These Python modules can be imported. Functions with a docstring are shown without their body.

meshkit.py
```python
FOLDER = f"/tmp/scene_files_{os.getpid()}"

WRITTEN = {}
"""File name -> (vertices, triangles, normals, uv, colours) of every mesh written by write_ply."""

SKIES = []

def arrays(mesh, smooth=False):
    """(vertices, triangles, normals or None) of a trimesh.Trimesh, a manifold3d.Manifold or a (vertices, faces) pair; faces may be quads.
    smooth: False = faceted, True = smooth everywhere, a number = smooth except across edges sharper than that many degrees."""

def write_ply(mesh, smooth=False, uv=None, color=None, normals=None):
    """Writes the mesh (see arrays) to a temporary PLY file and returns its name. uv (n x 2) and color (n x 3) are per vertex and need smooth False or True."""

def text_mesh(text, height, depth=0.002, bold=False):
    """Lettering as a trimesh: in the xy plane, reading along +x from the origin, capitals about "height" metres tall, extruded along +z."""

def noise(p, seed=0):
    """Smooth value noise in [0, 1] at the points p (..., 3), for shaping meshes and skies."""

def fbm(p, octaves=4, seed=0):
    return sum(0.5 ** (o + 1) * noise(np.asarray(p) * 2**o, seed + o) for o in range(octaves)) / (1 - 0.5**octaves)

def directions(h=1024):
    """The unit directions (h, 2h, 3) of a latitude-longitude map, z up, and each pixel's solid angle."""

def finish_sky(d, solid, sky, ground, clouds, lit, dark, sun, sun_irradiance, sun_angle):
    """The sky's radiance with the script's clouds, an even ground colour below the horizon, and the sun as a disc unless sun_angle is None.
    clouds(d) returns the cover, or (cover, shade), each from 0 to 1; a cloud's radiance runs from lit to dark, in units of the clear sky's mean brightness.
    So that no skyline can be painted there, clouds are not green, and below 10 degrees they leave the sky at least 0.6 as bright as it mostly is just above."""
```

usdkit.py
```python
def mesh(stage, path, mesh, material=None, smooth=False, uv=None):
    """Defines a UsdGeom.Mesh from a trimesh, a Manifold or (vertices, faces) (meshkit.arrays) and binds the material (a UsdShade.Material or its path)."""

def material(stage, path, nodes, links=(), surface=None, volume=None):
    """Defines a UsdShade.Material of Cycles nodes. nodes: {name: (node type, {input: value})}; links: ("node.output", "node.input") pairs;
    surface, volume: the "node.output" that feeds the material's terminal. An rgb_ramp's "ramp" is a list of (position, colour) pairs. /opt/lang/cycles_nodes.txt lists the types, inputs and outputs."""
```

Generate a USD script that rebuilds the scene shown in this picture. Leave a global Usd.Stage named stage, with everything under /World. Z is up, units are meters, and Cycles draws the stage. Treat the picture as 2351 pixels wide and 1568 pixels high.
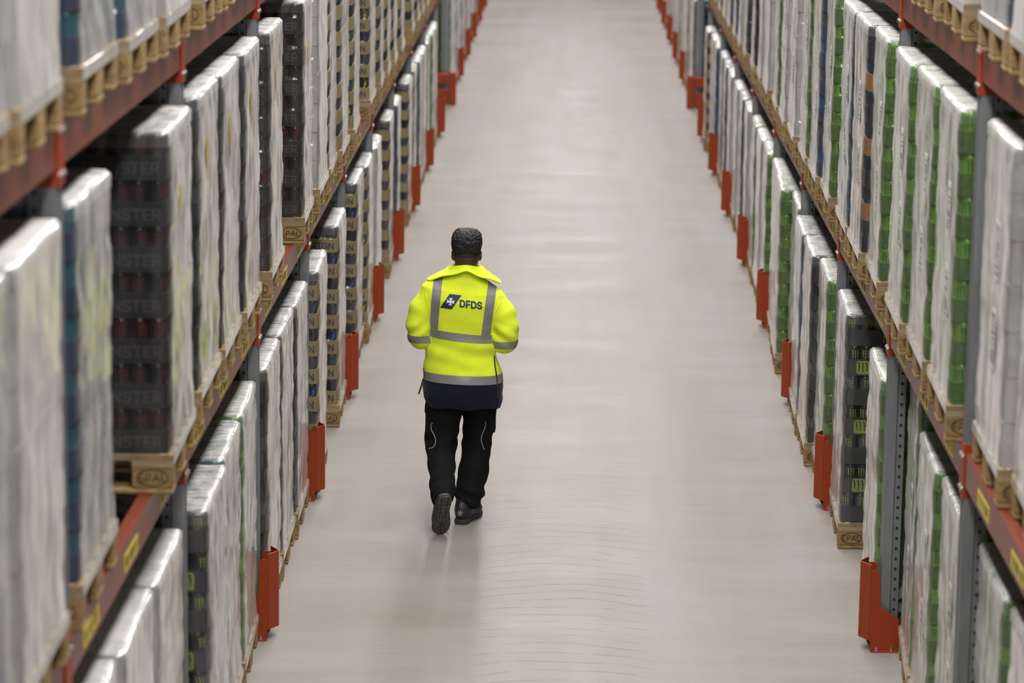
import math, random
import numpy as np, trimesh, usdkit, meshkit
from shapely.geometry import Polygon, Point, box as sbox
from shapely.ops import unary_union
from shapely import affinity
from pxr import Usd, UsdGeom, UsdLux, UsdShade, Gf, Sdf, Vt

stage = Usd.Stage.CreateInMemory()
UsdGeom.SetStageUpAxis(stage, "Z"); UsdGeom.SetStageMetersPerUnit(stage, 1.0)
W = "/World"
UsdGeom.Xform.Define(stage, W)
UsdGeom.Scope.Define(stage, W + "/Looks")

# ------------------------------------------------------------------ camera
FPX, VX, VY, ROLL, HC = 6950.59, 1316.21, -570.75, 0.0132, 4.1976
def camera_axes():
    d = np.array([VX - 1175.5, 784 - VY, FPX]); d /= np.linalg.norm(d)     # aisle direction seen by the camera
    a = math.sin(ROLL); n = math.hypot(d[1], d[2]); t = -a * d[0] / n; s = math.sqrt(1 - a * a - t * t)
    b, c = t * d[1] / n + s * d[2] / n, t * d[2] / n - s * d[1] / n
    up = np.array([a, b, c]); rt = np.cross(d, up)
    if rt[0] < 0: rt = -rt
    return np.stack([rt, d, up], 1)                                         # world -> camera (right, up, forward)
CM = camera_axes()
cam = UsdGeom.Camera.Define(stage, W + "/camera")
r_, u_, f_ = CM
cam.AddTransformOp().Set(Gf.Matrix4d(*r_, 0, *u_, 0, *(-f_), 0, 0, 0, HC, 1))
cam.CreateHorizontalApertureAttr(36.0); cam.CreateVerticalApertureAttr(24.01)
cam.CreateFocalLengthAttr(FPX / 2351 * 36.0)
cam.CreateFStopAttr(2.8); cam.CreateFocusDistanceAttr(16.2)
cam.CreateClippingRangeAttr(Gf.Vec2f(0.1, 400))
cam.CreateExposureAttr(0.0)

# ------------------------------------------------------------------ light: LED strips over the middle of the aisle, faint fill of a closed hall
LAMP_Z, LAMP_I = 7.0, 35.0
def lamp(y, ln):
    l = UsdLux.RectLight.Define(stage, f"{W}/aisle_lamp_{lamp.n:03d}"); lamp.n += 1
    l.CreateWidthAttr(0.75); l.CreateHeightAttr(ln); l.CreateIntensityAttr(LAMP_I); l.CreateColorAttr(Gf.Vec3f(1.0, 0.972, 0.94))
    l.AddTranslateOp().Set(Gf.Vec3d(0.045, y, LAMP_Z))
lamp.n = 1
for i in range(17):
    lamp(1.0 + 3.9 * i, 2.9)
dome = UsdLux.DomeLight.Define(stage, W + "/hall_fill"); dome.CreateIntensityAttr(0.10); dome.CreateColorAttr(Gf.Vec3f(1.0, 0.97, 0.93))

# ------------------------------------------------------------------ materials
def mat(name, nodes, links=(), surface="p.BSDF"):
    return usdkit.material(stage, f"{W}/Looks/{name}", nodes, links, surface=surface)
def plain(name, col, rough=0.5, metal=0.0, **k):
    return mat(name, {"p": ("principled_bsdf", dict(base_color=col, roughness=rough, metallic=metal, **k))})
def mottled(name, c1, c2, scale=6, rough=0.5, metal=0.0, stretch=(1, 1, 1), detail=4, bump=0.0, **k):
    nodes = {"g": ("geometry", {}), "m": ("mapping", {"scale": stretch}), "n": ("noise_texture", {"scale": scale, "detail": detail, "roughness": 0.6}),
             "r": ("rgb_ramp", {"ramp": [(0.3, c1), (0.7, c2)]}), "p": ("principled_bsdf", dict(roughness=rough, metallic=metal, **k))}
    links = [("g.position", "m.vector"), ("m.vector", "n.vector"), ("n.fac", "r.fac"), ("r.color", "p.base_color")]
    if bump:
        nodes["b"] = ("bump", {"strength": bump, "distance": 0.004}); links += [("n.fac", "b.height"), ("b.normal", "p.normal")]
    return mat(name, nodes, links)

M = {}
M["orange"] = plain("orange_paint", (0.30, 0.041, 0.008), 0.45, specular_ior_level=0.35)
M["beam"] = plain("beam_paint", (0.19, 0.042, 0.024), 0.34, specular_ior_level=0.35)
M["steel"] = mottled("galvanised_steel", (0.20, 0.215, 0.225), (0.30, 0.315, 0.33), 14, 0.42, 0.55, (1, 1, 0.2))
M["steel_dark"] = plain("hole_dark", (0.012, 0.012, 0.013), 0.7)
M["bolt"] = plain("zinc_bolt", (0.55, 0.55, 0.56), 0.3, 0.9)
M["yellow"] = plain("yellow_sticker", (0.78, 0.62, 0.03), 0.45)
M["ink"] = plain("black_ink", (0.012, 0.012, 0.012), 0.6)
M["burn"] = plain("branded_ink", (0.05, 0.028, 0.014), 0.8)
M["wood"] = mottled("pallet_pine", (0.20, 0.122, 0.046), (0.39, 0.265, 0.118), 3.2, 0.75, 0, (6, 1.2, 9), 5, 0.25)
M["wood_pale"] = mottled("pallet_pine_pale", (0.28, 0.195, 0.10), (0.46, 0.35, 0.20), 3.2, 0.75, 0, (1.2, 6, 9), 5, 0.25)
M["block"] = mottled("pallet_block", (0.175, 0.105, 0.038), (0.36, 0.235, 0.095), 9, 0.8, 0, (1, 1, 5), 5, 0.3)
M["wall"] = plain("hall_wall", (0.12, 0.12, 0.125), 0.9)

def film(name, haze, dif, power, rough, bump=0.3, white=(0.86, 0.84, 0.82)):
    """Stretch film: clear when looked through squarely, a wrinkled whitish gloss at a slant."""
    return mat(name, {
        "g": ("geometry", {}), "m": ("mapping", {"scale": (5, 5, 1.1), "rotation": (0.8, 0.0, 0.35)}),
        "n": ("noise_texture", {"scale": 2.6, "detail": 3, "roughness": 0.6}),
        "b": ("bump", {"strength": bump, "distance": 0.008}),
        "lw": ("layer_weight", {"blend": 0.5}), "pw": ("math", {"math_type": "power", "value2": power}), "cl": ("map_range", {"from_min": 0.36, "from_max": 0.56, "to_min": 0.55, "to_max": 1.0, "clamp": True}), "pc": ("math", {"math_type": "multiply"}),
        "hz": ("map_range", {"from_min": 0.35, "from_max": 0.75, "to_min": haze * 0.5, "to_max": haze * 1.9, "clamp": True}),
        "ad": ("math", {"math_type": "add", "use_clamp": True}),
        "t": ("transparent_bsdf", {"color": (0.97, 0.975, 0.98)}),
        "gl": ("glossy_bsdf", {"color": (0.98, 0.97, 0.96), "roughness": rough}),
        "d": ("diffuse_bsdf", {"color": white}),
        "mx": ("mix_closure", {"fac": dif}), "o": ("mix_closure", {})},
        [("g.position", "m.vector"), ("m.vector", "n.vector"), ("n.fac", "b.height"), ("b.normal", "gl.normal"), ("lw.facing", "pw.value1"), ("n.fac", "hz.value"), ("n.fac", "cl.value"), ("pw.value", "pc.value1"), ("cl.result", "pc.value2"), ("pc.value", "ad.value1"), ("hz.result", "ad.value2"),
         ("gl.BSDF", "mx.closure1"), ("d.BSDF", "mx.closure2"), ("ad.value", "o.fac"), ("t.BSDF", "o.closure1"), ("mx.closure", "o.closure2")], surface="o.closure")
M["film"] = film("stretch_film", 0.05, 0.36, 3.0, 0.12, 0.2)
M["film_milky"] = film("stretch_film_milky", 0.20, 0.45, 2.6, 0.15, 0.2)
M["sheet"] = film("top_film", 0.10, 0.75, 2.2, 0.34, 0.5, (0.56, 0.545, 0.53))

# polished concrete
def floor_material():
    N = {"g": ("geometry", {}), "s": ("separate_xyz", {}),
         "m1": ("mapping", {"scale": (0.55, 1.5, 1)}), "n1": ("noise_texture", {"scale": 1.1, "detail": 4, "roughness": 0.6}),
         "m2": ("mapping", {"scale": (2.2, 0.16, 1)}), "n2": ("noise_texture", {"scale": 1.3, "detail": 2, "roughness": 0.55}),
         "m3": ("mapping", {"scale": (0.8, 9.0, 1)}), "n3": ("noise_texture", {"scale": 2.0, "detail": 4, "roughness": 0.7}),
         "n4": ("noise_texture", {"scale": 90, "detail": 1, "roughness": 0.7}),
         "r1": ("rgb_ramp", {"ramp": [(0.30, (0.212, 0.184, 0.158)), (0.5, (0.266, 0.240, 0.222)), (0.68, (0.322, 0.303, 0.290))]}),
         "r2": ("rgb_ramp", {"ramp": [(0.3, (0.238, 0.203, 0.184)), (0.55, (0.272, 0.246, 0.229)), (0.72, (0.288, 0.284, 0.285))]}),
         "x12": ("mix", {"fac": 0.5}),
         "r3": ("rgb_ramp", {"ramp": [(0.25, (0.74, 0.74, 0.74)), (0.45, (1, 1, 1)), (0.8, (1.06, 1.06, 1.06))]}),
         "x3": ("mix", {"mix_type": "multiply", "fac": 0.45}),
         "r4": ("rgb_ramp", {"ramp": [(0.2, (0.9, 0.9, 0.9)), (0.5, (1, 1, 1))]}),
         "x4": ("mix", {"mix_type": "multiply", "fac": 0.6}),
         # screed arcs in the near middle of the aisle: y - k (x - x0)^2, cut into thin broken lines
         "dx": ("math", {"math_type": "subtract", "value2": 0.02}), "dx2": ("math", {"math_type": "multiply"}), "kd": ("math", {"math_type": "multiply", "value2": 0.62}),
         "na": ("noise_texture", {"scale": 1.4, "detail": 1, "roughness": 0.6}), "nam": ("math", {"math_type": "multiply", "value2": 0.22}),
         "yy": ("math", {"math_type": "add"}), "yn": ("math", {"math_type": "add"}), "fq": ("math", {"math_type": "multiply", "value2": 7.4}), "fr": ("math", {"math_type": "pingpong", "value2": 0.5}),
         "ln": ("map_range", {"from_min": 0.0, "from_max": 0.09, "to_min": 1.0, "to_max": 0.0, "clamp": True}),
         "ax": ("math", {"math_type": "absolute"}), "mx": ("map_range", {"from_min": 0.36, "from_max": 0.46, "to_min": 1, "to_max": 0, "clamp": True}),
         "my": ("map_range", {"from_min": 15.4, "from_max": 18.5, "to_min": 1, "to_max": 0.0, "clamp": True}),
         "nb": ("noise_texture", {"scale": 5.5, "detail": 3, "roughness": 0.75}), "mb": ("map_range", {"from_min": 0.38, "from_max": 0.58, "to_min": 0, "to_max": 1, "clamp": True}),
         "a1": ("math", {"math_type": "multiply"}), "a2": ("math", {"math_type": "multiply"}), "a3": ("math", {"math_type": "multiply"}), "a4": ("math", {"math_type": "multiply", "value2": 0.55}),
         "arc": ("mix", {"color2": (0.085, 0.072, 0.062)}),
         # hairline cracks
         "vc": ("voronoi_texture", {"feature": "distance_to_edge", "scale": 0.55, "randomness": 1.0}), "nv": ("noise_texture", {"scale": 3, "detail": 5, "roughness": 0.7}),
         "vs": ("vector_math", {"vector_math_type": "scale", "scale": 0.25}), "va": ("vector_math", {"math_type": "add"}),
         "p": ("principled_bsdf", {"specular_ior_level": 0.10}),
         "rr": ("map_range", {"from_min": 0.3, "from_max": 0.7, "to_min": 0.42, "to_max": 0.55, "clamp": True})}
    for k in ("vc", "nv", "vs", "va"): N.pop(k)
    L = [("g.position", "s.vector"), ("g.position", "m1.vector"), ("m1.vector", "n1.vector"), ("g.position", "m2.vector"), ("m2.vector", "n2.vector"), ("g.position", "m3.vector"), ("m3.vector", "n3.vector"), ("g.position", "n4.vector"),
         ("n1.fac", "r1.fac"), ("n2.fac", "r2.fac"), ("r1.color", "x12.color1"), ("r2.color", "x12.color2"),
         ("n3.fac", "r3.fac"), ("x12.color", "x3.color1"), ("r3.color", "x3.color2"), ("n4.fac", "r4.fac"), ("x3.color", "x4.color1"), ("r4.color", "x4.color2"),
         ("s.x", "dx.value1"), ("dx.value", "dx2.value1"), ("dx.value", "dx2.value2"), ("dx2.value", "kd.value1"), ("s.y", "yy.value1"), ("kd.value", "yy.value2"),
         ("g.position", "na.vector"), ("na.fac", "nam.value1"), ("yy.value", "yn.value1"), ("nam.value", "yn.value2"), ("yn.value", "fq.value1"), ("fq.value", "fr.value1"), ("fr.value", "ln.value"),
         ("dx.value", "ax.value1"), ("ax.value", "mx.value"), ("s.y", "my.value"), ("g.position", "nb.vector"), ("nb.fac", "mb.value"),
         ("ln.result", "a1.value1"), ("mx.result", "a1.value2"), ("a1.value", "a2.value1"), ("my.result", "a2.value2"), ("a2.value", "a3.value1"), ("mb.result", "a3.value2"), ("a3.value", "a4.value1"),
         ("a4.value", "arc.fac"), ("x4.color", "arc.color1"), ("arc.color", "p.base_color"), ("n1.fac", "rr.value"), ("rr.result", "p.roughness")]
    return mat("polished_concrete", N, L)
M["floor"] = floor_material()

# ------------------------------------------------------------------ helpers
used = {}
def numbered(parent, name):
    k = used.get((parent, name), 0); used[(parent, name)] = k + 1
    return name if k == 0 else f"{name}_{k:03d}"
def data(prim, **k):
    for a, b in k.items():
        if b: prim.SetCustomDataByKey(a, b)
    return prim
def obj(parent, name, mesh, m, smooth=False, **k):
    """ONE mesh prim under parent (a prim or path)."""
    pp = str(parent.GetPath()) if hasattr(parent, "GetPath") else parent
    p = usdkit.mesh(stage, f"{pp}/{numbered(pp, name)}", mesh, m if not isinstance(m, str) else M[m], smooth).GetPrim()
    return data(p, **k)
def thing(name, label=None, category=None, loc=(0, 0, 0), group=None, parent=W, rz=0.0):
    x = UsdGeom.Xform.Define(stage, f"{parent}/{numbered(parent, name)}")
    x.AddTranslateOp().Set(Gf.Vec3d(*map(float, loc)))
    if rz: x.AddRotateZOp().Set(math.degrees(rz))
    return data(x.GetPrim(), label=label, category=category, group=group)
def kind(name):
    """A class prim to be referenced."""
    return stage.CreateClassPrim(f"{W}/{name}")
def copy_of(src, name, label, category, loc, group=None, rz=0.0):
    x = UsdGeom.Xform.Define(stage, f"{W}/{numbered(W, name)}")
    x.AddTranslateOp().Set(Gf.Vec3d(*map(float, loc)))
    if rz: x.AddRotateZOp().Set(math.degrees(rz))
    p = x.GetPrim(); p.GetReferences().AddInternalReference(src.GetPath()); p.SetInstanceable(True)
    return data(p, label=label, category=category, group=group)
def cat(ms):
    return trimesh.util.concatenate(ms)
def bx(x0, x1, y0, y1, z0, z1):
    m = trimesh.creation.box((x1 - x0, y1 - y0, z1 - z0)); m.apply_translation(((x0 + x1) / 2, (y0 + y1) / 2, (z0 + z1) / 2)); return m
def chamfer_box(x0, x1, y0, y1, z0, z1, c=0.004):
    v = []
    for sx, sy, sz in np.ndindex(2, 2, 2):
        p = np.array([(x0, x1)[sx], (y0, y1)[sy], (z0, z1)[sz]]); s = np.array([1 - 2 * sx, 1 - 2 * sy, 1 - 2 * sz]) * c
        for k in range(3):
            q = p + s; q[k] = p[k]; v.append(q)
    return trimesh.convex.convex_hull(np.array(v))
def extrude(poly, h):
    gs = getattr(poly, "geoms", [poly])
    return cat([trimesh.creation.extrude_polygon(g, h, engine="earcut") for g in gs])
def prism_xz(poly, y0, y1):
    """polygon in (x, z) extruded along y."""
    m = extrude(poly, y1 - y0); v = m.vertices.copy(); m.vertices = np.stack([v[:, 0], y0 + v[:, 2], v[:, 1]], 1); m.invert(); return m
def lathe(prof, n, cap=True):
    a = np.arange(n) * 2 * np.pi / n; prof = np.asarray(prof, float)
    v = np.concatenate([np.stack([r * np.cos(a), r * np.sin(a), np.full(n, z)], 1) for r, z in prof]); f = []
    for i in range(len(prof) - 1):
        for j in range(n):
            k = (j + 1) % n; f += [[i * n + j, i * n + k, (i + 1) * n + k], [i * n + j, (i + 1) * n + k, (i + 1) * n + j]]
    if cap:
        for i, s in ((0, -1), (len(prof) - 1, 1)):
            c = len(v); v = np.vstack([v, [[0, 0, prof[i][1]]]])
            for j in range(n):
                k = (j + 1) % n; f.append([i * n + j, i * n + k, c] if s > 0 else [i * n + k, i * n + j, c])
    return trimesh.Trimesh(v, f, process=False)
def baked(mesh, smooth):
    return meshkit.arrays(mesh, smooth)
def raw(parent, name, v, f, n, m, **k):
    """a mesh prim from arrays with vertex normals"""
    pp = str(parent.GetPath()); p = UsdGeom.Mesh.Define(stage, f"{pp}/{numbered(pp, name)}")
    p.CreatePointsAttr(Vt.Vec3fArray.FromNumpy(np.ascontiguousarray(v, np.float32))); p.CreateFaceVertexCountsAttr(Vt.IntArray.FromNumpy(np.full(len(f), 3, np.int32)))
    p.CreateFaceVertexIndicesAttr(Vt.IntArray.FromNumpy(np.ascontiguousarray(f, np.int32).ravel())); p.CreateSubdivisionSchemeAttr("none")
    p.CreateNormalsAttr(Vt.Vec3fArray.FromNumpy(np.ascontiguousarray(n, np.float32))); p.SetNormalsInterpolation("vertex")
    UsdShade.MaterialBindingAPI.Apply(p.GetPrim()).Bind(m); return data(p.GetPrim(), **k)
def tiled(vfn, at):
    v, f, n = vfn; at = np.asarray(at, float)
    return ((v[None] + at[:, None]).reshape(-1, 3), (f[None] + (np.arange(len(at)) * len(v))[:, None, None]).reshape(-1, 3), np.tile(n, (len(at), 1)))
def merged(a, b):
    return np.vstack([a[0], b[0]]), np.vstack([a[1], b[1] + len(a[0])]), np.vstack([a[2], b[2]])
def moved(m, x=0, y=0, z=0):
    m = m.copy(); m.apply_translation((x, y, z)); return m

# ------------------------------------------------------------------ layout numbers (metres; camera above x = 0, y = 0; y runs down the aisle)
BAY, YU0, XL, XR = 2.75, 11.26, -1.440, 1.531
BEAM_TOP = {1: 1.61, 2: 3.145}
def upright_y(k):                                                           # k counts uprights; past the cross passage (k >= 9) the pitch changes
    return YU0 + BAY * k if k < 9 else 36.45 + 2.70 * (k - 9)
LAST = 16
def slot_y(k, i):                                                           # near edge of pallet slot i in bay k
    return upright_y(k) + 0.118 + 0.843 * i if k < 9 else upright_y(k) + 0.118 + 0.828 * i
SIDE = {"L": (XL, 1.0, "left"), "R": (XR, -1.0, "right")}                   # face of the uprights, direction to the aisle

# ------------------------------------------------------------------ the hall
struct = dict(kind="structure")
obj(W, "floor", bx(-4.6, 4.7, -6, 85, -0.2, 0), "floor", label="pale polished concrete floor of the warehouse aisle", category="floor", **struct)
obj(W, "wall_left", bx(-4.8, -4.6, -6, 85, -0.2, 11), "wall", label="dark hall wall behind the left rack", category="wall", **struct)
obj(W, "wall_right", bx(4.7, 4.9, -6, 85, -0.2, 11), "wall", label="dark hall wall behind the right rack", category="wall", **struct)
obj(W, "wall_back", bx(-4.8, 4.9, 85, 85.2, -0.2, 11), "wall", label="far end wall of the hall", category="wall", **struct)
obj(W, "ceiling", bx(-4.8, 4.9, -6, 85.2, 11, 11.2), "wall", label="dark hall ceiling above the aisle", category="ceiling", **struct)

# ------------------------------------------------------------------ racking
ORD = "first second third fourth fifth sixth seventh eighth ninth tenth eleventh twelfth thirteenth fourteenth fifteenth sixteenth seventeenth eighteenth nineteenth twentieth".split()
def upright_profile():                                                      # plan of the omega post, aisle face at x = 0, body towards -x
    o = Polygon([(0, -0.05), (0, -0.03), (-0.006, -0.024), (-0.006, 0.024), (0, 0.03), (0, 0.05), (-0.045, 0.05), (-0.05, 0.042), (-0.085, 0.042), (-0.085, 0.022), (-0.083, 0.022), (-0.083, 0.0395), (-0.048, 0.0395), (-0.043, 0.0475),
                 (-0.003, 0.0475), (-0.003, 0.031), (-0.009, 0.026), (-0.009, -0.026), (-0.003, -0.031), (-0.003, -0.0475), (-0.043, -0.0475), (-0.048, -0.0395), (-0.083, -0.0395), (-0.083, -0.022), (-0.085, -0.022), (-0.085, -0.042), (-0.05, -0.042), (-0.045, -0.05)])
    return o
UP = upright_profile()
disc = lathe([(0.0075, -0.0012), (0.0075, 0.0012)], 8)
disc.apply_transform(trimesh.transformations.rotation_matrix(math.pi / 2, (1, 0, 0)))
def make_frame(name, sgn, top):
    c = kind(name)
    post = extrude(UP, top); post.vertices[:, 0] *= sgn
    if sgn < 0: post.invert()
    back = post.copy(); back.vertices[:, 0] = -sgn * 1.10 - back.vertices[:, 0]; back.invert()
    f = obj(c, "post", post, "steel", label="front post facing the aisle"); obj(c, "post", back, "steel", label="rear post")
    hs = [moved(disc, -sgn * 0.066, -0.0424, z) for z in np.arange(0.10, top - 0.05, 0.05)]
    obj(f, "punched_hole", cat(hs), "steel_dark", kind="stuff")
    obj(c, "foot_plate", bx(*sorted((sgn * 0.02, -sgn * 0.11)), -0.065, 0.065, 0, 0.008), "steel")
    for i, z in enumerate(np.arange(0.25, top - 0.9, 0.9)):
        a, b = np.array([-sgn * 0.07, 0, z]), np.array([-sgn * 1.03, 0, z + 0.75])
        if i % 2: a[2], b[2] = b[2], a[2]
        t = trimesh.creation.box((np.linalg.norm(b - a), 0.03, 0.04)); d = b - a
        t.apply_transform(trimesh.transformations.rotation_matrix(-math.atan2(d[2], d[0]), (0, 1, 0))); t.apply_translation((a + b) / 2)
        obj(c, "brace", t, "steel")
    obj(c, "brace", bx(*sorted((-sgn * 0.07, -sgn * 1.03)), -0.015, 0.015, 0.18, 0.22), "steel")
    return c
FR = {s: make_frame("frame_kind_" + SIDE[s][2], SIDE[s][1], 6.2) for s in "LR"}

def make_beam(name, sgn, ln, near, stickers):
    """Origin: near end at the upright's centre line, aisle face, beam top."""
    c = kind(name); y0, y1 = 0.05, ln - 0.05
    prof = [(0, -0.125), (0.006, -0.130), (0.044, -0.130), (0.05, -0.125), (0.05, -0.004), (0.046, 0), (0.004, 0), (0, -0.004)]
    m = extrude(Polygon([(-sgn * x, z) for x, z in prof]), y1 - y0); v = m.vertices.copy(); m.vertices = np.stack([v[:, 0], y0 + v[:, 2], v[:, 1]], 1); m.invert()
    obj(c, "beam_profile", m, "beam")
    for e, (ya, yb, yp) in enumerate(((-0.001, y0 + 0.004, y0), (y1 - 0.004, ln + 0.001, y1))):
        q = cat([bx(*sorted((sgn * 0.001, sgn * 0.006)), ya + 0.004, yb, -0.178, 0.03), bx(*sorted((sgn * 0.006, -sgn * 0.056)), yp - 0.004, yp + 0.004, -0.178, 0.03)])
        cp = obj(c, "connector_plate", q, "orange", label="orange end plate hooked onto the post")
        if near:
            ym = (ya + yb) / 2
            for z in (-0.145, -0.02):
                b = lathe([(0.009, 0), (0.009, 0.006), (0.006, 0.009)], 8); b.apply_transform(trimesh.transformations.rotation_matrix(sgn * math.pi / 2, (0, 1, 0))); b.apply_translation((sgn * 0.006, ym, z))
                obj(cp, "bolt", b, "bolt")
    if near:
        rnd = random.Random(5)
        for i in range(3 if stickers else 0):
            ya = 0.30 + 0.86 * i
            st = obj(c, "location_sticker", bx(*sorted((sgn * 0.0002, sgn * 0.0014)), ya, ya + 0.30, -0.105, -0.045), "yellow", label="yellow bar code sticker")
            bars, y = [], ya + 0.02
            while y < ya + 0.27:
                w = rnd.choice((0.003, 0.005, 0.008)); bars.append(bx(*sorted((sgn * 0.0014, sgn * 0.0018)), y, y + w, -0.095, -0.055)); y += w + rnd.choice((0.004, 0.006, 0.02))
            obj(st, "barcode", cat(bars), "ink", kind="stuff")
    return c
BEAMK = {}
for s in "LR":
    for near in (0, 1):
        for lev in (1, 2):
            if lev == 2 and not near: continue
            BEAMK[s, near, lev] = make_beam(f"beam_kind_{SIDE[s][2]}_{near}_{lev}", SIDE[s][1], BAY, near, lev == 1)

def make_guard(name, sgn):
    """Origin: upright centre line on the floor at the upright's aisle face; the nose points to the aisle."""
    c = kind(name); X = lambda x: sgn * x
    def side_poly():
        p = Polygon([(0.050, 0.055), (0.050, 0.395), (0.030, 0.415), (0.012, 0.415), (-0.012, 0.235), (-0.088, 0.165), (-0.088, 0.0), (0.044, 0.0), (0.044, 0.055)])
        p = Polygon([(0.05, 0.05), (0.05, 0.40), (0.022, 0.40), (0.012, 0.392), (0.008, 0.375), (0.004, 0.235), (-0.004, 0.222), (-0.088, 0.160), (-0.088, 0.0), (0.044, 0.0), (0.044, 0.05)])
        return Polygon([(X(a), b) for a, b in p.exterior.coords])
    ms = [prism_xz(side_poly(), -0.082, -0.077), prism_xz(side_poly(), 0.077, 0.082)]
    # nose: two plates meeting in a ridge
    for s in (-1, 1):
        a, b = np.array([0.050, s * 0.0795]), np.array([0.092, s * 0.010])
        n = np.array([b[1] - a[1], a[0] - b[0]]); n = n / np.linalg.norm(n) * 0.0025
        q = Polygon([a + n, b + n, b - n, a - n]); q = Polygon([(X(x), y) for x, y in q.exterior.coords])
        ms.append(moved(extrude(q, 0.372), 0, 0, 0.055))
    ms.append(moved(extrude(Polygon([(X(0.0895), -0.012), (X(0.0945), -0.012), (X(0.0945), 0.012), (X(0.0895), 0.012)]), 0.372), 0, 0, 0.055))
    obj(c, "shield", cat(ms), "orange")
    for s in (-1, 1):
        fl = obj(c, "base_flange", bx(*sorted((X(-0.088), X(0.044))), *sorted((s * 0.077, s * 0.098)), 0, 0.006), "orange")
        for xb in (0.015, -0.055):
            b = cat([lathe([(0.0095, 0.006), (0.0095, 0.009)], 10), lathe([(0.0080, 0.009), (0.0080, 0.017)], 6), lathe([(0.006, 0.017), (0.006, 0.026)], 8)])
            obj(fl, "bolt", moved(b, X(xb), s * 0.089, 0), "bolt")
    return c
GUARD = {s: make_guard("guard_kind_" + SIDE[s][2], SIDE[s][1]) for s in "LR"}

for s in "LR":
    X, sg, word = SIDE[s]
    for k in range(-2, LAST + 1):
        y = upright_y(k); n = k + 3
        copy_of(FR[s], "rack_upright", f"grey punched steel rack upright, {ORD[n-1]} along the {word} rack from the front", "rack upright", (X, y, 0), f"rack uprights of the {word} row")
        if k >= 0 and not (k == 9):
            copy_of(GUARD[s], "upright_protector", f"orange steel corner guard round the foot of the {ORD[k]} {word} rack post", "post guard", (X, y, 0), f"post guards along the {word} side")
        if k < 8:
            for lev in (1, 2):
                if (lev == 2 and k > 1) or k > 7: continue
                near = 1 if k <= 6 else 0
                copy_of(BEAMK[s, near, lev], "pallet_beam", f"orange {'lower' if lev == 1 else 'upper'} pallet beam, {ORD[n-1]} bay of the {word} rack", "rack beam", (X, y, BEAM_TOP[lev]), f"{'lower' if lev == 1 else 'upper'} beams of the {word} rack")
    # rear beams, one per bay and level
    for k in range(-2, 8):
        for lev in (1, 2):
            if lev == 2 and k > 1: continue
            xb = X - sg * 1.05
            obj(W, "rear_pallet_beam", bx(*sorted((xb, xb - sg * 0.05)), upright_y(k) + 0.05, upright_y(k + 1) - 0.05, BEAM_TOP[lev] - 0.13, BEAM_TOP[lev]), "beam",
                label=f"rear {'lower' if lev == 1 else 'upper'} orange beam in {ORD[k+2]} bay of the {word} rack", category="rack beam", group=f"rear beams of the {word} rack")
    # barrier at the rack end past the cross passage
    y = upright_y(9); b = thing("rack_end_barrier", f"orange double rail barrier closing the {word} rack end at the passage", "barrier", (X, y, 0))
    obj(b, "rail", chamfer_box(*sorted((sg * 0.0, -sg * 1.15)), -0.16, -0.11, 0.02, 0.19, 0.01), "orange", label="lower rail")
    obj(b, "rail", chamfer_box(*sorted((sg * 0.0, -sg * 1.15)), -0.16, -0.11, 0.25, 0.38, 0.01), "orange", label="upper rail")
    for px_ in (0.055, -1.195):
        obj(b, "post", chamfer_box(*sorted((sg * px_ - 0.045, sg * px_ + 0.045)), -0.175, -0.095, 0, 0.40, 0.012), "orange")
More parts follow.
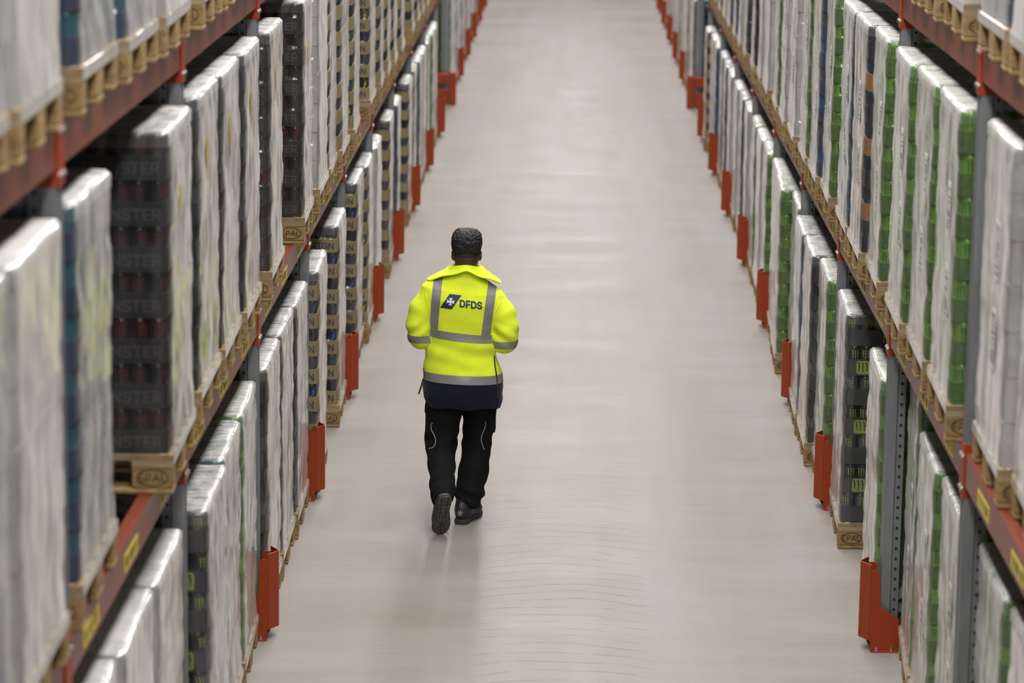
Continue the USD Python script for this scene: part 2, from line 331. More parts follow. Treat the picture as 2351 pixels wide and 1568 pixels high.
# ------------------------------------------------------------------ wooden pallets
def ring_text(word, h, oval):
    """flat branded mark in (x, z), to be laid on a face that looks towards -y"""
    t = meshkit.text_mesh(word, h, 0.0008); t.apply_translation((-t.bounds[:, 0].mean(), -t.bounds[:, 1].mean(), 0))
    e = affinity.scale(Point(0, 0).buffer(1, 16), *oval)
    m = cat([t, extrude(e.difference(affinity.scale(Point(0, 0).buffer(1, 16), oval[0] - 0.0035, oval[1] - 0.0035)), 0.0008)])
    return m
def on_front(m, x, y, z):
    v = m.vertices; m.vertices = np.stack([v[:, 0] + x, y - v[:, 2], v[:, 1] + z], 1); return m
EPAL = ring_text("EPAL", 0.030, (0.056, 0.031))
def make_pallet(name, full):
    c = kind(name); rnd = random.Random(name)
    tops = [bx(-0.6, 0.6, y - w / 2, y + w / 2, 0.122, 0.144) for y, w in ((-0.3275, 0.145), (-0.164, 0.1), (0, 0.145), (0.164, 0.1), (0.3275, 0.145))]
    cross = [bx(x - 0.0725, x + 0.0725, -0.4, 0.4, 0.100, 0.122) for x in (-0.5275, 0, 0.5275)]
    for t in tops:
        if full: obj(c, "top_board", t, "wood")
    if full:
        for t in cross: obj(c, "stringer_board", t, "wood_pale")
    else:
        obj(c, "deck", cat(tops + cross), "wood", kind="stuff")
    for y, w in ((-0.35, 0.1), (0, 0.145), (0.35, 0.1)):
        obj(c, "bottom_board", chamfer_box(-0.6, 0.6, y - w / 2, y + w / 2, 0, 0.022, 0.006), "wood")
        for x in (-0.5275, 0, 0.5275):
            j = rnd.uniform(-0.004, 0.004)
            b = obj(c, "block", chamfer_box(x - 0.0725, x + 0.0725, y - w / 2 + j * (y != -0.35), y + w / 2 + j * (y != -0.35), 0.022, 0.100, 0.003), "block")
            if full and y == -0.35 and x:
                obj(b, "branded_mark", on_front(EPAL.copy(), x, -0.4003, 0.061), "burn", label="dark oval mark reading EPAL")
    obj(c, "film_skirt", skirt(), M["film"], label="stretch film pulled down over the deck boards")
    return c
def skirt():
    a, b = rounded_box(0.6045, 0.4045, 0.012), rounded_box(0.603, 0.403, 0.0105)
    return moved(extrude(a.difference(b), 0.036), 0, 0, 0.109)
def rounded_box(hx, hy, r): return sbox(-hx + r, -hy + r, hx - r, hy - r).buffer(r, 3)
PALLET = {1: make_pallet("pallet_kind_near", True), 0: make_pallet("pallet_kind_far", False)}

# ------------------------------------------------------------------ stretch-wrapped stacks of canned drinks
NL, LH = 7, 0.1615
def printed(name, c1, c2, scale, rough=0.42):
    return mottled(name, c1, c2, scale, rough, 0, (1, 1, 1.6), 3)
CARD = {"kraft": mottled("kraft_card", (0.225, 0.160, 0.072), (0.29, 0.212, 0.100), 4, 0.7), "black": plain("black_card", (0.016, 0.016, 0.018), 0.35),
        "green": printed("green_card", (0.034, 0.072, 0.016), (0.078, 0.150, 0.034), 40), "navy": plain("navy_card", (0.018, 0.035, 0.075), 0.35),
        "grey": plain("grey_card", (0.030, 0.031, 0.034), 0.4), "white": mottled("white_card", (0.30, 0.29, 0.285), (0.52, 0.51, 0.50), 5, 0.6), "rust": printed("rust_card", (0.20, 0.085, 0.03), (0.30, 0.14, 0.05), 30),
        "mauve": printed("mauve_card", (0.32, 0.25, 0.28), (0.5, 0.42, 0.44), 12)}
def metal(name, c, m=0.35): return plain(name, c, 0.26, m)
TIN = {"black": metal("black_tin", (0.020, 0.020, 0.023)), "gun": metal("gunmetal_tin", (0.07, 0.075, 0.085)), "green": metal("green_tin", (0.135, 0.30, 0.045), 0.2), "teal": metal("teal_tin", (0.015, 0.11, 0.15)),
       "blue": metal("blue_tin", (0.02, 0.09, 0.24)), "silver": metal("silver_tin", (0.48, 0.48, 0.49)), "night": metal("night_tin", (0.02, 0.025, 0.05)), "red": metal("dark_red_tin", (0.040, 0.010, 0.010))}
INK = {"lime": plain("lime_print", (0.22, 0.28, 0.040), 0.5), "red": plain("red_print", (0.085, 0.010, 0.008), 0.5), "grey": plain("grey_print", (0.050, 0.046, 0.045), 0.5), "navy": plain("navy_print", (0.02, 0.025, 0.06), 0.6),
       "yellow": plain("yellow_print", (0.50, 0.38, 0.03), 0.5), "dark": plain("dark_green_print", (0.015, 0.05, 0.015), 0.5), "blue": plain("blue_print", (0.03, 0.09, 0.38), 0.5), "paper": plain("label_paper", (0.66, 0.65, 0.64), 0.6)}
# look: tray card, can colours by layer, word on the tray, its ink, ink of the marks on the cans, film
TYPES = {
    "K": dict(card="black", tin=["black", "black", "red", "black", "black"], word="MONSTER", ink="grey", claw="red", film="film", say="black can trays with dark red prints"),
    "M": dict(card="grey", tin=["gun", "black"], word="MONSTER", ink="lime", claw="lime", film="film", say="dark grey can trays with lime claw prints"),
    "S": dict(card="black", tin=["gun", "black"], word=None, ink=None, claw=None, film="film", say="plain black can trays with silvery can rims"),
    "G": dict(card="green", tin=["green"], word=None, ink=None, claw="dark", film="film", say="bright green cans in dark green trays"),
    "T": dict(card="navy", tin=["teal"], word=None, ink=None, claw=None, film="film", say="teal cans in navy trays"),
    "B": dict(card="navy", tin=["blue", "gun"], word=None, ink=None, claw=None, film="film", say="blue cans in navy trays"),
    "R": dict(card="kraft", tin=["black", "gun", "night", "gun", "black", "night", "gun"], word="REIGN", ink="navy", claw="mix", film="film", say="dark cans in brown kraft trays"),
    "O": dict(card="black", tin=["night"], word=None, ink=None, claw=None, film="film", alt="rust", say="rust brown trays between dark cans"),
    "W": dict(card="white", tin=["silver", "gun"], word=None, ink=None, claw=None, film="film_milky", say="pale cartons in milky film"),
    "P": dict(card="mauve", tin=["silver"], word=None, ink=None, claw=None, film="film_milky", say="pinkish cartons in milky film"),
}
CAN = lathe([(0.0325, 0.0), (0.0325, 0.060), (0.0300, 0.068), (0.0262, 0.0735), (0.0272, 0.0755), (0.0255, 0.0755), (0.0250, 0.0725)], 12)
CAN_LO = lathe([(0.0325, 0.0), (0.0325, 0.060), (0.0265, 0.0755)], 8)
RIM_A = baked(lathe([(0.0270, 0.0738), (0.0280, 0.0752), (0.0270, 0.0768), (0.0256, 0.0760)], 12, cap=False), True)
CAN_A, CAN_LO_A = baked(CAN, 40), baked(CAN_LO, 40)
PITCH = 0.0655
def rounded(hx, hy, r, dx=0.0, dy=0.0):
    return affinity.translate(sbox(-hx + r, -hy + r, hx - r, hy - r).buffer(r, 3), dx, dy)
def claw_strokes(h):
    """three torn vertical strokes, (x, z), about h tall and wide"""
    ps = []
    for k, (x, z0) in enumerate(((-0.36, 0.12), (0.0, 0.0), (0.36, 0.10))):
        ps.append(Polygon([(x - 0.13, 1.0), (x + 0.05, 0.93), (x + 0.03, 0.72), (x + 0.10, 0.60), (x + 0.02, 0.42), (x + 0.06, 0.22), (x - 0.03, z0), (x - 0.07, 0.30), (x - 0.04, 0.50), (x - 0.10, 0.66), (x - 0.06, 0.82), (x - 0.20, 0.90)]))
    return affinity.scale(unary_union(ps), h, h, origin=(0, 0))
def bend_on_can(poly, cx, cy, z, ang):
    """a flat (x, z) print wrapped round a can standing at cx, cy, facing ang (0 = towards -y, positive = towards +x)"""
    m = extrude(poly, 0.0006).subdivide_to_size(0.012); v = m.vertices; r = 0.0329 + v[:, 2]; a = ang + v[:, 0] / 0.0325
    m.vertices = np.stack([cx + r * np.sin(a), cy - r * np.cos(a), z + v[:, 1]], 1); return m
def wrap_mesh(seed, H, ax, hx=0.60, hy=0.40, z0=0.001, nz=46, step=0.034):
    ring = np.array(rounded(hx - 0.008, hy - 0.008, 0.030).exterior.segmentize(step).coords)[:-1]
    n = len(ring); nxt = np.roll(ring, -1, 0) - np.roll(ring, 1, 0); nrm = np.stack([nxt[:, 1], -nxt[:, 0]], 1)
    nrm /= np.linalg.norm(nrm, axis=1, keepdims=True)
    if (nrm * ring).sum() < 0: nrm = -nrm
    fr = np.array([0.01, 0.03, 0.28, 0.50, 0.535, 0.60, 0.72, 0.84, 0.95]) if nz > 30 else np.array([0.02, 0.27, 0.52, 0.62, 0.8, 0.95])
    zs = np.concatenate([[z0]] + [(k + fr) * LH for k in range(int(round(H / LH)))]); zs = zs[zs < H - 0.012]; nz = len(zs)
    zs = np.concatenate([zs, [H - 0.010, H - 0.002, H + 0.004, H + 0.007]])
    inset = np.concatenate([np.zeros(nz), [0.002, 0.005, 0.016, 0.06]])
    rng = np.random.default_rng(seed); ph = rng.uniform(0, 50)
    V = []
    s = np.concatenate([[0], np.cumsum(np.linalg.norm(np.diff(ring, axis=0), axis=1))])
    for z, ins in zip(zs, inset):
        q = np.stack([ring[:, 0] * 3.0, ring[:, 1] * 3.0, np.full(n, z * 5.0) + ph], 1)
        q2 = np.stack([ring[:, 0] * 11 + z * 4, ring[:, 1] * 11 + z * 5, np.full(n, z * 9.0) + ph], 1)
        frac = (z / LH) % 1.0
        dip = math.sin(math.pi * min(max((frac - 0.535) / 0.475, 0), 1)) ** 0.7 if frac > 0.535 else 0.0
        edge = np.clip((np.abs(ring[:, 1]) - (hy - 0.16)) / 0.14, 0, 1); dipw = np.where(np.abs(ring[:, 0]) > hx - 0.03, 0.10 + 0.75 * edge * meshkit.noise(q2 * 0.5, seed + 2), 0.8)
        off = 0.0055 - 0.0085 * dip * dipw * (z > 0) + 0.012 * (meshkit.noise(q, seed) - 0.5) + 0.007 * (meshkit.noise(q2, seed + 7) - 0.5)
        if z < 0.004: off = off * 0.35 + 0.009
        near_corner = np.clip((np.abs(ring[:, 0]) - (hx - 0.07)) / 0.05, 0, 1) * np.clip((np.abs(ring[:, 1]) - (hy - 0.07)) / 0.05, 0, 1)
        off = np.maximum(off, 0.0006 - 0.006 * dip * dipw) * (1 - 0.4 * near_corner)
        V.append(np.column_stack([ring + nrm * (off - ins)[:, None], np.full(n, z)]))
    V = np.concatenate(V); F = []
    for i in range(len(zs) - 1):
        j = np.arange(n); k = (j + 1) % n
        F.append(np.stack([i * n + j, i * n + k, (i + 1) * n + k], 1)); F.append(np.stack([i * n + j, (i + 1) * n + k, (i + 1) * n + j], 1))
    m = trimesh.Trimesh(V, np.concatenate(F), process=False)
    c = m.triangles_center; o = (m.face_normals[:, :2] * c[:, :2]).sum()
    if o < 0: m.invert()
    return m
def top_mesh(seed, H, hx=0.594, hy=0.394, nx=60, ny=76):
    u, v = np.meshgrid(np.linspace(-1, 1, nx), np.linspace(-1, 1, ny), indexing="ij")
    # fold the outer ring of the grid down over the edge
    def fold(t, h):
        a = np.abs(t) * (h + 0.05); over = np.maximum(a - (h - 0.012), 0); arc = np.minimum(over / 0.012, math.pi / 2)
        return np.sign(t) * (np.minimum(a, h - 0.012) + 0.012 * np.sin(arc)), 0.012 * (1 - np.cos(arc)) + np.maximum(over - 0.012 * math.pi / 2, 0)
    x, dx = fold(u, hx); y, dy = fold(v, hy)
    p = np.stack([x * 7, y * 7, np.full_like(x, seed * 3.3)], -1); p2 = np.stack([x * 24, y * 10, np.full_like(x, seed * 1.7)], -1)
    z = H + 0.006 - np.maximum(dx, dy) + 0.012 * (meshkit.noise(p, seed) - 0.5) + 0.007 * (meshkit.noise(p2, seed + 3) - 0.5) + 0.005 * np.abs(np.sin(math.pi * y / PITCH)) * (0.3 + meshkit.noise(p, seed + 9))
    V = np.stack([x, y, z], -1).reshape(-1, 3); i, j = np.meshgrid(np.arange(nx - 1), np.arange(ny - 1), indexing="ij"); a = (i * ny + j).ravel()
    return trimesh.Trimesh(V, np.concatenate([np.stack([a, a + ny, a + ny + 1], 1), np.stack([a, a + ny + 1, a + 1], 1)]), process=False)

def make_load(name, ty, side, near, seed, layers=NL, extra=()):
    """Origin: middle of the pallet's top. ax = +1 when the aisle lies towards +x. The camera-side face looks towards -y."""
    T, c, ax, rnd = TYPES[ty], kind(name), (1 if side == "L" else -1), random.Random(seed * 77 + 5)
    H = layers * LH; singles = {2: 7, 1: 3, 0: 0}[near]; cans = CAN if near else CAN_LO
    rims = []
    for k in range(layers):
        z, dx, dy = k * LH, rnd.uniform(-0.004, 0.004), rnd.uniform(-0.004, 0.004)
        card = CARD[T["alt"]] if T.get("alt") and k % 2 else CARD[T["card"]]
        carton = ty in "WP"; th = LH * (0.985 if carton else 0.53)
        o = rounded(0.585, 0.386, 0.022, dx, dy)
        if near:                                                            # joints between the cardboard trays of a layer
            cuts = [sbox(x - 0.002, -0.5, x + 0.002, -0.376) for x in (-0.195, 0.195)] + [sbox(ax * 0.5 if ax > 0 else -0.7, y - 0.002, 0.7 if ax > 0 else -0.5, y + 0.002) for y in (-0.13, 0.13)]
            cuts = [cc if i < 2 else sbox(*sorted((ax * 0.577, ax * 0.7))[:1], cc.bounds[1], sorted((ax * 0.577, ax * 0.7))[1], cc.bounds[3]) for i, cc in enumerate(cuts)]
            o = o.difference(unary_union(cuts))
        t = obj(c, "can_tray", moved(extrude(o, th), 0, 0, z + 0.001), card)
        # cans rise out of the tray: the front row and the row along the aisle
        if carton: continue
        zc = z + LH - 0.0765; tin = TIN[T["tin"][k % len(T["tin"])]]
        front = [(ax * (0.547 - PITCH * i) + dx, -0.348 + dy) for i in range(17)]
        flank = [(ax * 0.547 + dx, -0.348 + PITCH * i + dy) for i in range(1, 12)]
        for x, y in front[:singles]: raw(t, "can", *tiled(CAN_A, [(x, y, zc)]), tin)
        rest = tiled(CAN_A if near else CAN_LO_A, [(x, y, zc) for x, y in (front[singles:] if near else front[:9]) + flank])
        inner = bx(-0.585 + 0.07, 0.585 - 0.07, -0.386 + 0.07, 0.386 - 0.02, z + th, z + LH - 0.012)
        inner.unmerge_vertices(); inner.apply_translation((dx, dy, 0)); iv = np.array(inner.vertices), np.array(inner.faces), np.repeat(inner.face_normals, 3, 0)
        raw(t, "can_row", *merged(rest, iv), tin, kind="stuff")
        rims += [(x, y, zc) for x, y in front[:9] + flank[:2]]
        if not near: continue
        marks = []
        if T["word"] and k % (2 if ty == "M" else 1) == 0:
            tm = meshkit.text_mesh(T["word"], 0.040, 0.0008, bold=True); w = tm.bounds[1, 0]
            sc = min(1.0, 0.30 / w); tm.apply_scale((sc, sc if ty == "K" else 1, 1)); w *= sc
            for q in range(3):
                xa = (0.562 - w - 0.385 * q) if ax > 0 else (-0.572 + 0.385 * q)
                if ty == "M": xa = (0.30 - w - 0.385 * q) if ax > 0 else (-0.40 + 0.385 * q)
                marks.append(on_front(tm.copy(), xa + dx, -0.3866 + dy, z + 0.022))
        if ty == "M":
            for q in range(3):                                              # lime block with dark claws, high on the tray
                xa = ax * (0.50 - 0.385 * q) + dx + (0 if k % 2 else -ax * 0.30)
                marks.append(on_front(extrude(rounded(0.036, 0.036, 0.012).difference(affinity.translate(claw_strokes(0.058), 0, -0.029)), 0.0008), xa, -0.3866 + dy, z + 0.045))
        if marks: obj(t, "print", cat(marks), INK[T["ink"]], kind="stuff", label="lettering on the tray fronts")
        if T["claw"] and near:
            ink, marks = T["claw"], []
            for i, (x, y) in enumerate(front[:9]):
                if ink == "mix":
                    if (i + k) % 3 == 1: continue
                    ln_ = Polygon([(-0.012, 0.0), (0.004, 0.026), (-0.006, 0.028), (0.016, 0.058), (0.006, 0.033), (0.014, 0.031), (-0.002, 0.0)])
                    marks.append(bend_on_can(ln_, x, y, zc + 0.002, ax * 0.25))
                else:
                    marks.append(bend_on_can(affinity.scale(claw_strokes(0.050), 0.75, 1, origin=(0, 0)), x, y, zc + 0.004, ax * (0.35 if i == 0 else 0.1) + (0.5 if (i + k) % 2 else -0.1)))
            if ink == "mix": ink = ("yellow", "blue", "grey")[(k + seed) % 3]
            obj(t, "can_print", cat(marks), INK[ink], kind="stuff")
    if near and rims: raw(c, "can_rim", *tiled(RIM_A, rims), M["bolt"], kind="stuff", label="silvery can rims")
    if "barcode" in extra:                                                  # paper labels under the film on the aisle face
        for q, zz in enumerate((0.62, 0.30)):
            ya = rnd.uniform(-0.25, -0.12); p = obj(c, "paper_label", bx(*sorted((ax * 0.5985, ax * 0.5995)), ya, ya + 0.10, zz, zz + 0.21), INK["paper"], label="white paper label with a black bar code")
            bars, z = [], zz + 0.015
            while z < zz + 0.19:
                w = rnd.choice((0.002, 0.004, 0.006)); bars.append(bx(*sorted((ax * 0.5995, ax * 0.6000)), ya + 0.012, ya + 0.088, z, z + w)); z += w + rnd.choice((0.003, 0.005, 0.012))
            obj(p, "barcode", cat(bars), M["ink"], kind="stuff")
    if "diamond" in extra:
        d = Polygon([(0, -0.10), (0.045, 0.0), (0, 0.10), (-0.045, 0.0)]); m = extrude(d, 0.001); v = m.vertices
        m.vertices = np.stack([ax * (0.600 + v[:, 2]), -0.10 + v[:, 0], 0.88 + v[:, 1]], 1)
        obj(c, "sticker", m, INK["yellow"], label="yellow diamond sticker on the aisle face")
    obj(c, "stretch_wrap", wrap_mesh(seed, H, ax, nz=46 if near else 26, step=0.034 if near else 0.06), M[T["film"]], smooth=True, label="clear stretch film round the stack")
    obj(c, "top_cover", top_mesh(seed, H, nx=60 if near else 30, ny=76 if near else 40), M["sheet"], smooth=True, label="film over the top layer")
    return c

_ = None
# what stands in each bay: near, middle and far slot (None = empty)
ROWS = {
 ("L", 0): {-1: "WWW", 0: "MTG", 1: "SSS", 2: "R_R", 3: "_RR", 4: "W_R", 5: "B_R", 6: "RBW", 7: "WGW", 9: "GWT", 10: "WTW", 11: "GWS", 12: "WGT", 13: "WWG", 14: "GWT"},
 ("L", 1): {-2: "_TW", -1: "T_K", 0: "SSS", 1: "K_K", 2: "WRR", 3: "R_R", 4: "RRR", 5: "R_R", 6: "RRR", 7: "RWR"},
 ("L", 2): {-2: "_BW", -1: "TTW", 0: "WWW", 1: "WWW"},
 ("R", 0): {-1: "_WG", 0: "GGG", 1: "G_M", 2: "GST", 3: "GGW", 4: "GWG", 5: "WBW", 6: "WST", 7: "TWR", 9: "BWS", 10: "WWG", 11: "WTW", 12: "WGW", 13: "WWT", 14: "WGW"},
 ("R", 1): {-2: "___", -1: "WPW", 0: "GGG", 1: "GOT", 2: "GBG", 3: "WWG", 4: "WWS", 5: "SWB", 6: "BWS", 7: "WBW"},
 ("R", 2): {-2: "__W", -1: "WWT", 0: "WSW", 1: "WWW"},
}
EDGE = {("L", 0): -1.415, ("L", 1): -1.398, ("L", 2): -1.39, ("R", 0): 1.505, ("R", 1): 1.485, ("R", 2): 1.485}
NUDGE = {("L", 0, 0, 0): -1.37, ("L", 0, 0, 1): -1.405, ("L", 0, 2, 0): -1.394, ("L", 0, 2, 2): -1.408, ("L", 0, 3, 1): -1.425, ("L", 1, -2, 2): -1.402, ("L", 1, -1, 0): -1.42, ("L", 1, -1, 2): -1.374, ("L", 2, -2, 2): -1.395, ("L", 2, -1, 0): -1.40,
         ("R", 0, 0, 0): 1.555, ("R", 0, 0, 1): 1.555, ("R", 0, 0, 2): 1.592, ("R", 0, -1, 2): 1.57, ("R", 0, -1, 1): 1.57, ("R", 0, 2, 0): 1.49, ("R", 0, 2, 1): 1.463, ("R", 0, 2, 2): 1.47, ("R", 0, 3, 0): 1.525, ("R", 0, 3, 1): 1.47,
         ("R", 0, 1, 2): 1.505, ("R", 0, 1, 0): 1.52, ("R", 0, 7, 2): 1.48, ("R", 1, -1, 2): 1.535, ("R", 1, -1, 1): 1.56}
LEVEL = {0: "floor", 1: "lower shelf", 2: "upper shelf"}
WHERE = ("near", "middle", "far")
YAW = {("R", 0, 0, 2): -0.060, ("R", 0, 0, 1): -0.035}
kinds_made = {}
rj = random.Random(11)
for (s, lev), bays in ROWS.items():
    X, sg, word = SIDE[s]
    for k, row in bays.items():
        for i, ty in enumerate(row):
            if ty == "_": continue
            edge = NUDGE.get((s, lev, k, i), EDGE[s, lev] + rj.uniform(-0.007, 0.007))
            near = 1 if k <= (3 if lev else 3) else 0
            if lev == 2: near = 1 if k <= 0 and ty in "TS" else 0
            if (s, lev, k, i) in (("L", 1, -1, 2), ("R", 0, 1, 2), ("L", 1, 1, 2)): near = 2
            layers = 8 if (s, lev, k, i) == ("R", 0, 0, 2) else 7
            extra = ("barcode",) if near and ((s == "R" and lev == 1) or (s == "R" and lev == 0 and k == 0)) else ("diamond",) if near and s == "L" and lev == 1 and ty in "KS" else ()
            variant = 0 if near == 2 or not near else (k + i) % 2
            key = (ty, s, near, variant, layers, extra)
            if key not in kinds_made:
                kinds_made[key] = make_load(f"stack_kind_{len(kinds_made) + 1:03d}", ty, s, near, len(kinds_made) + 1, layers, extra)
            y0 = slot_y(k, i) + rj.uniform(-0.008, 0.008) * (k < 9); xc = edge - sg * 0.6; yc = y0 + 0.4
            z = BEAM_TOP[lev] if lev else 0.0
            n = k + 3 if k < 9 else k + 3
            say = TYPES[ty]["say"]
            at = f"{word} {LEVEL[lev]}, {ORD[n-1]} bay, {WHERE[i]} slot"
            yaw = YAW.get((s, lev, k, i)) or sg * (0.022 + rj.uniform(-0.008, 0.008)) * (1 if k < 9 else 0.3)
            copy_of(PALLET[1 if k <= 4 else 0], "wooden_pallet", f"wooden pallet under {say.split(' in ')[0].split(' with ')[0]}, {at}", "pallet", (xc, yc, z), f"pallets on the {word} {LEVEL[lev]}", yaw)
            copy_of(kinds_made[key], "wrapped_can_stack", f"{say}, {at}", "wrapped load", (xc, yc, z + 0.144), f"wrapped loads on the {word} {LEVEL[lev]}", yaw)
# ------------------------------------------------------------------ the person: solid fields, meshed by surface nets
def surface_nets(fn, lo, hi, h, reach=1.25):
    """Mesh of fn = 0 (negative inside), evaluated only in the blocks that the surface crosses."""
    lo, hi = np.array(lo, float), np.array(hi, float); B = 6
    nb = np.ceil((hi - lo) / (h * B)).astype(int); n = nb * B + 1
    c = np.stack(np.meshgrid(*[lo[k] + (np.arange(nb[k]) + 0.5) * B * h for k in range(3)], indexing="ij"), -1)
    d = fn(c.reshape(-1, 3)).reshape(nb); D = np.full(n, 1.0)
    rep = np.where(d < 0, -1.0, 1.0).repeat(B, 0).repeat(B, 1).repeat(B, 2); D[:-1, :-1, :-1] = rep
    need = np.zeros(n, bool); near = np.abs(d) < B * h * reach
    for i, j, k in np.argwhere(near): need[i * B:i * B + B + 1, j * B:j * B + B + 1, k * B:k * B + B + 1] = True
    idx = np.argwhere(need); D[need] = fn(lo + idx * h)
    s = D < 0
    cells = np.zeros(np.array(n) - 1, int); acc = np.zeros((*cells.shape, 3)); cnt = np.zeros(cells.shape)
    for a in range(3):
        sl0 = [slice(None)] * 3; sl1 = [slice(None)] * 3; sl0[a] = slice(0, -1); sl1[a] = slice(1, None)
        A, Bv = D[tuple(sl0)], D[tuple(sl1)]; cross = (A < 0) != (Bv < 0)
        e = np.argwhere(cross); t = A[cross] / (A[cross] - Bv[cross]); p = e.astype(float); p[:, a] += t
        o = [x for x in range(3) if x != a]
        for u in (0, 1):
            for v in (0, 1):
                q = e.copy(); q[:, o[0]] -= u; q[:, o[1]] -= v
                ok = ((q >= 0) & (q < np.array(cells.shape))).all(1); w = tuple(q[ok].T)
                np.add.at(acc, w, p[ok]); np.add.at(cnt, w, 1)
    on = cnt > 0; ids = -np.ones(cells.shape, int); ids[on] = np.arange(on.sum()); V = lo + (acc[on] / cnt[on][:, None]) * h; F = []
    for a in range(3):
        sl0 = [slice(None)] * 3; sl1 = [slice(None)] * 3; sl0[a] = slice(0, -1); sl1[a] = slice(1, None)
        A, Bv = D[tuple(sl0)], D[tuple(sl1)]; e = np.argwhere((A < 0) != (Bv < 0)); inside = A[tuple(e.T)] < 0
        b, c2 = (a + 1) % 3, (a + 2) % 3
        ok = (e[:, b] > 0) & (e[:, c2] > 0) & (e[:, b] < cells.shape[b]) & (e[:, c2] < cells.shape[c2]); e, inside = e[ok], inside[ok]
        def at(db, dc):
            q = e.copy(); q[:, b] -= db; q[:, c2] -= dc; return ids[tuple(q.T)]
        q = np.stack([at(1, 1), at(0, 1), at(0, 0), at(1, 0)], 1); q[~inside] = q[~inside][:, ::-1]; q = q[(q >= 0).all(1)]
        F += [q[:, [0, 1, 2]], q[:, [0, 2, 3]]]
    m = trimesh.Trimesh(V, np.concatenate(F), process=False)
    for _i in range(1):                                                     # settle the vertices on the surface
        p = np.array(m.vertices); f0 = fn(p); g = np.stack([(fn(p + np.eye(3)[k] * 0.0015) - fn(p - np.eye(3)[k] * 0.0015)) / 0.003 for k in range(3)], 1)
        m.vertices = p - np.clip(f0, -0.4 * h, 0.4 * h)[:, None] * g / np.maximum((g * g).sum(1, keepdims=True), 0.3)
    v0 = np.array(m.vertices); trimesh.smoothing.filter_taubin(m, iterations=4); m.vertices = v0 + np.clip(np.array(m.vertices) - v0, -0.35 * h, 0.35 * h)
    return m
def cone(p, a, b, ra, rb):
    a, b = np.array(a, float), np.array(b, float); d = b - a; t = np.clip(((p - a) @ d) / (d @ d), 0, 1)
    q = p - a; q -= t[:, None] * d
    return np.sqrt(np.einsum("ij,ij->i", q, q)) - (ra + (rb - ra) * t)
def chain(p, pts, k=0.02):
    """pts: (x, y, z, r) along a limb"""
    d = None
    for q, w in zip(pts[:-1], pts[1:]):
        e = cone(p, q[:3], w[:3], q[3], w[3]); d = e if d is None else smin(d, e, k)
    return d
def ell(p, c, r):
    q = (p - np.array(c)) / np.array(r); k0 = np.linalg.norm(q, axis=1); k1 = np.linalg.norm(q / np.array(r), axis=1); return k0 * (k0 - 1) / np.maximum(k1, 1e-6)
def smin(a, b, k):
    h = np.clip(0.5 + 0.5 * (b - a) / k, 0, 1); return b + (a - b) * h - k * h * (1 - h)
def smax(a, b, k): return -smin(-a, -b, k)
def sections(p, tab, roll=0.0, pw=2.3):
    """tab rows: z, half width, half depth, centre x, centre y"""
    t = np.array(tab); z = p[:, 2] + roll * (p[:, 0] + 0.02) * np.clip((p[:, 2] - 0.85) / 0.2, 0, 1)
    a, b, cx, cy = (np.interp(z, t[:, 0], t[:, i]) for i in range(1, 5))
    q = (np.abs((p[:, 0] - cx) / a) ** pw + np.abs((p[:, 1] - cy) / b) ** pw) ** (1 / pw)
    d = (q - 1) * np.minimum(a, b) * 0.9
    return np.maximum(d, np.maximum(t[0, 0] - z, z - t[-1, 0]))
def nz(p, s, seed): return meshkit.noise(p * np.array(s), seed) - 0.5

TORSO = [(0.655, 0.196, 0.140, -0.012, 0.005), (0.70, 0.214, 0.150, -0.014, 0.005), (0.76, 0.222, 0.154, -0.016, 0.006), (0.85, 0.217, 0.148, -0.020, 0.010), (0.95, 0.196, 0.138, -0.026, 0.014), (1.05, 0.184, 0.132, -0.024, 0.014),
         (1.15, 0.190, 0.132, -0.020, 0.010), (1.24, 0.205, 0.126, -0.016, 0.006), (1.30, 0.198, 0.110, -0.014, 0.006), (1.345, 0.150, 0.095, -0.010, 0.010), (1.38, 0.100, 0.085, -0.006, 0.014), (1.42, 0.070, 0.075, -0.003, 0.016)]
ARM_L = [(-0.172, 0.010, 1.262, 0.086), (-0.232, -0.004, 1.185, 0.073), (-0.258, -0.016, 1.105, 0.066), (-0.246, -0.010, 1.040, 0.064), (-0.190, 0.10, 1.030, 0.062), (-0.100, 0.215, 1.035, 0.050)]
ARM_R = [(0.135, 0.010, 1.222, 0.086), (0.194, -0.004, 1.160, 0.074), (0.220, -0.018, 1.090, 0.067), (0.210, -0.012, 1.022, 0.066), (0.160, 0.10, 1.010, 0.062), (0.075, 0.215, 1.020, 0.050)]
def torso_f(p):
    d = sections(p, TORSO, 0.10)
    f = 0.007 * nz(p, (5, 5, 11), 3) + 0.004 * nz(p, (13, 13, 22), 4)
    f = f + 0.006 * nz(p, (3, 3, 9), 8) * np.clip((1.0 - p[:, 2]) / 0.2, 0, 1)
    # folds that run from the arm pits across the small of the back, and a fluted hem
    f = f + 0.0035 * np.sin(p[:, 2] * 46 + p[:, 0] * 14 + 3 * nz(p, (4, 4, 4), 5)) * np.clip(1 - np.abs(p[:, 2] - 0.98) / 0.12, 0, 1) + 0.004 * np.sin(p[:, 0] * 34 + p[:, 2] * 6) * np.clip((0.84 - p[:, 2]) / 0.15, 0, 1)
    return d + f
def arm_f(p):
    d = np.minimum(chain(p, ARM_L, 0.03), chain(p, ARM_R, 0.03))
    fold = 0.006 * np.sin(p[:, 2] * 70 + np.abs(p[:, 0]) * 50 + 4 * nz(p, (6, 6, 6), 2)) * np.clip(1 - np.abs(p[:, 2] - 1.06) / 0.09, 0, 1)
    return d + fold * np.clip((0.02 - p[:, 1]) / 0.08, 0, 1) + 0.006 * nz(p, (8, 8, 14), 6)
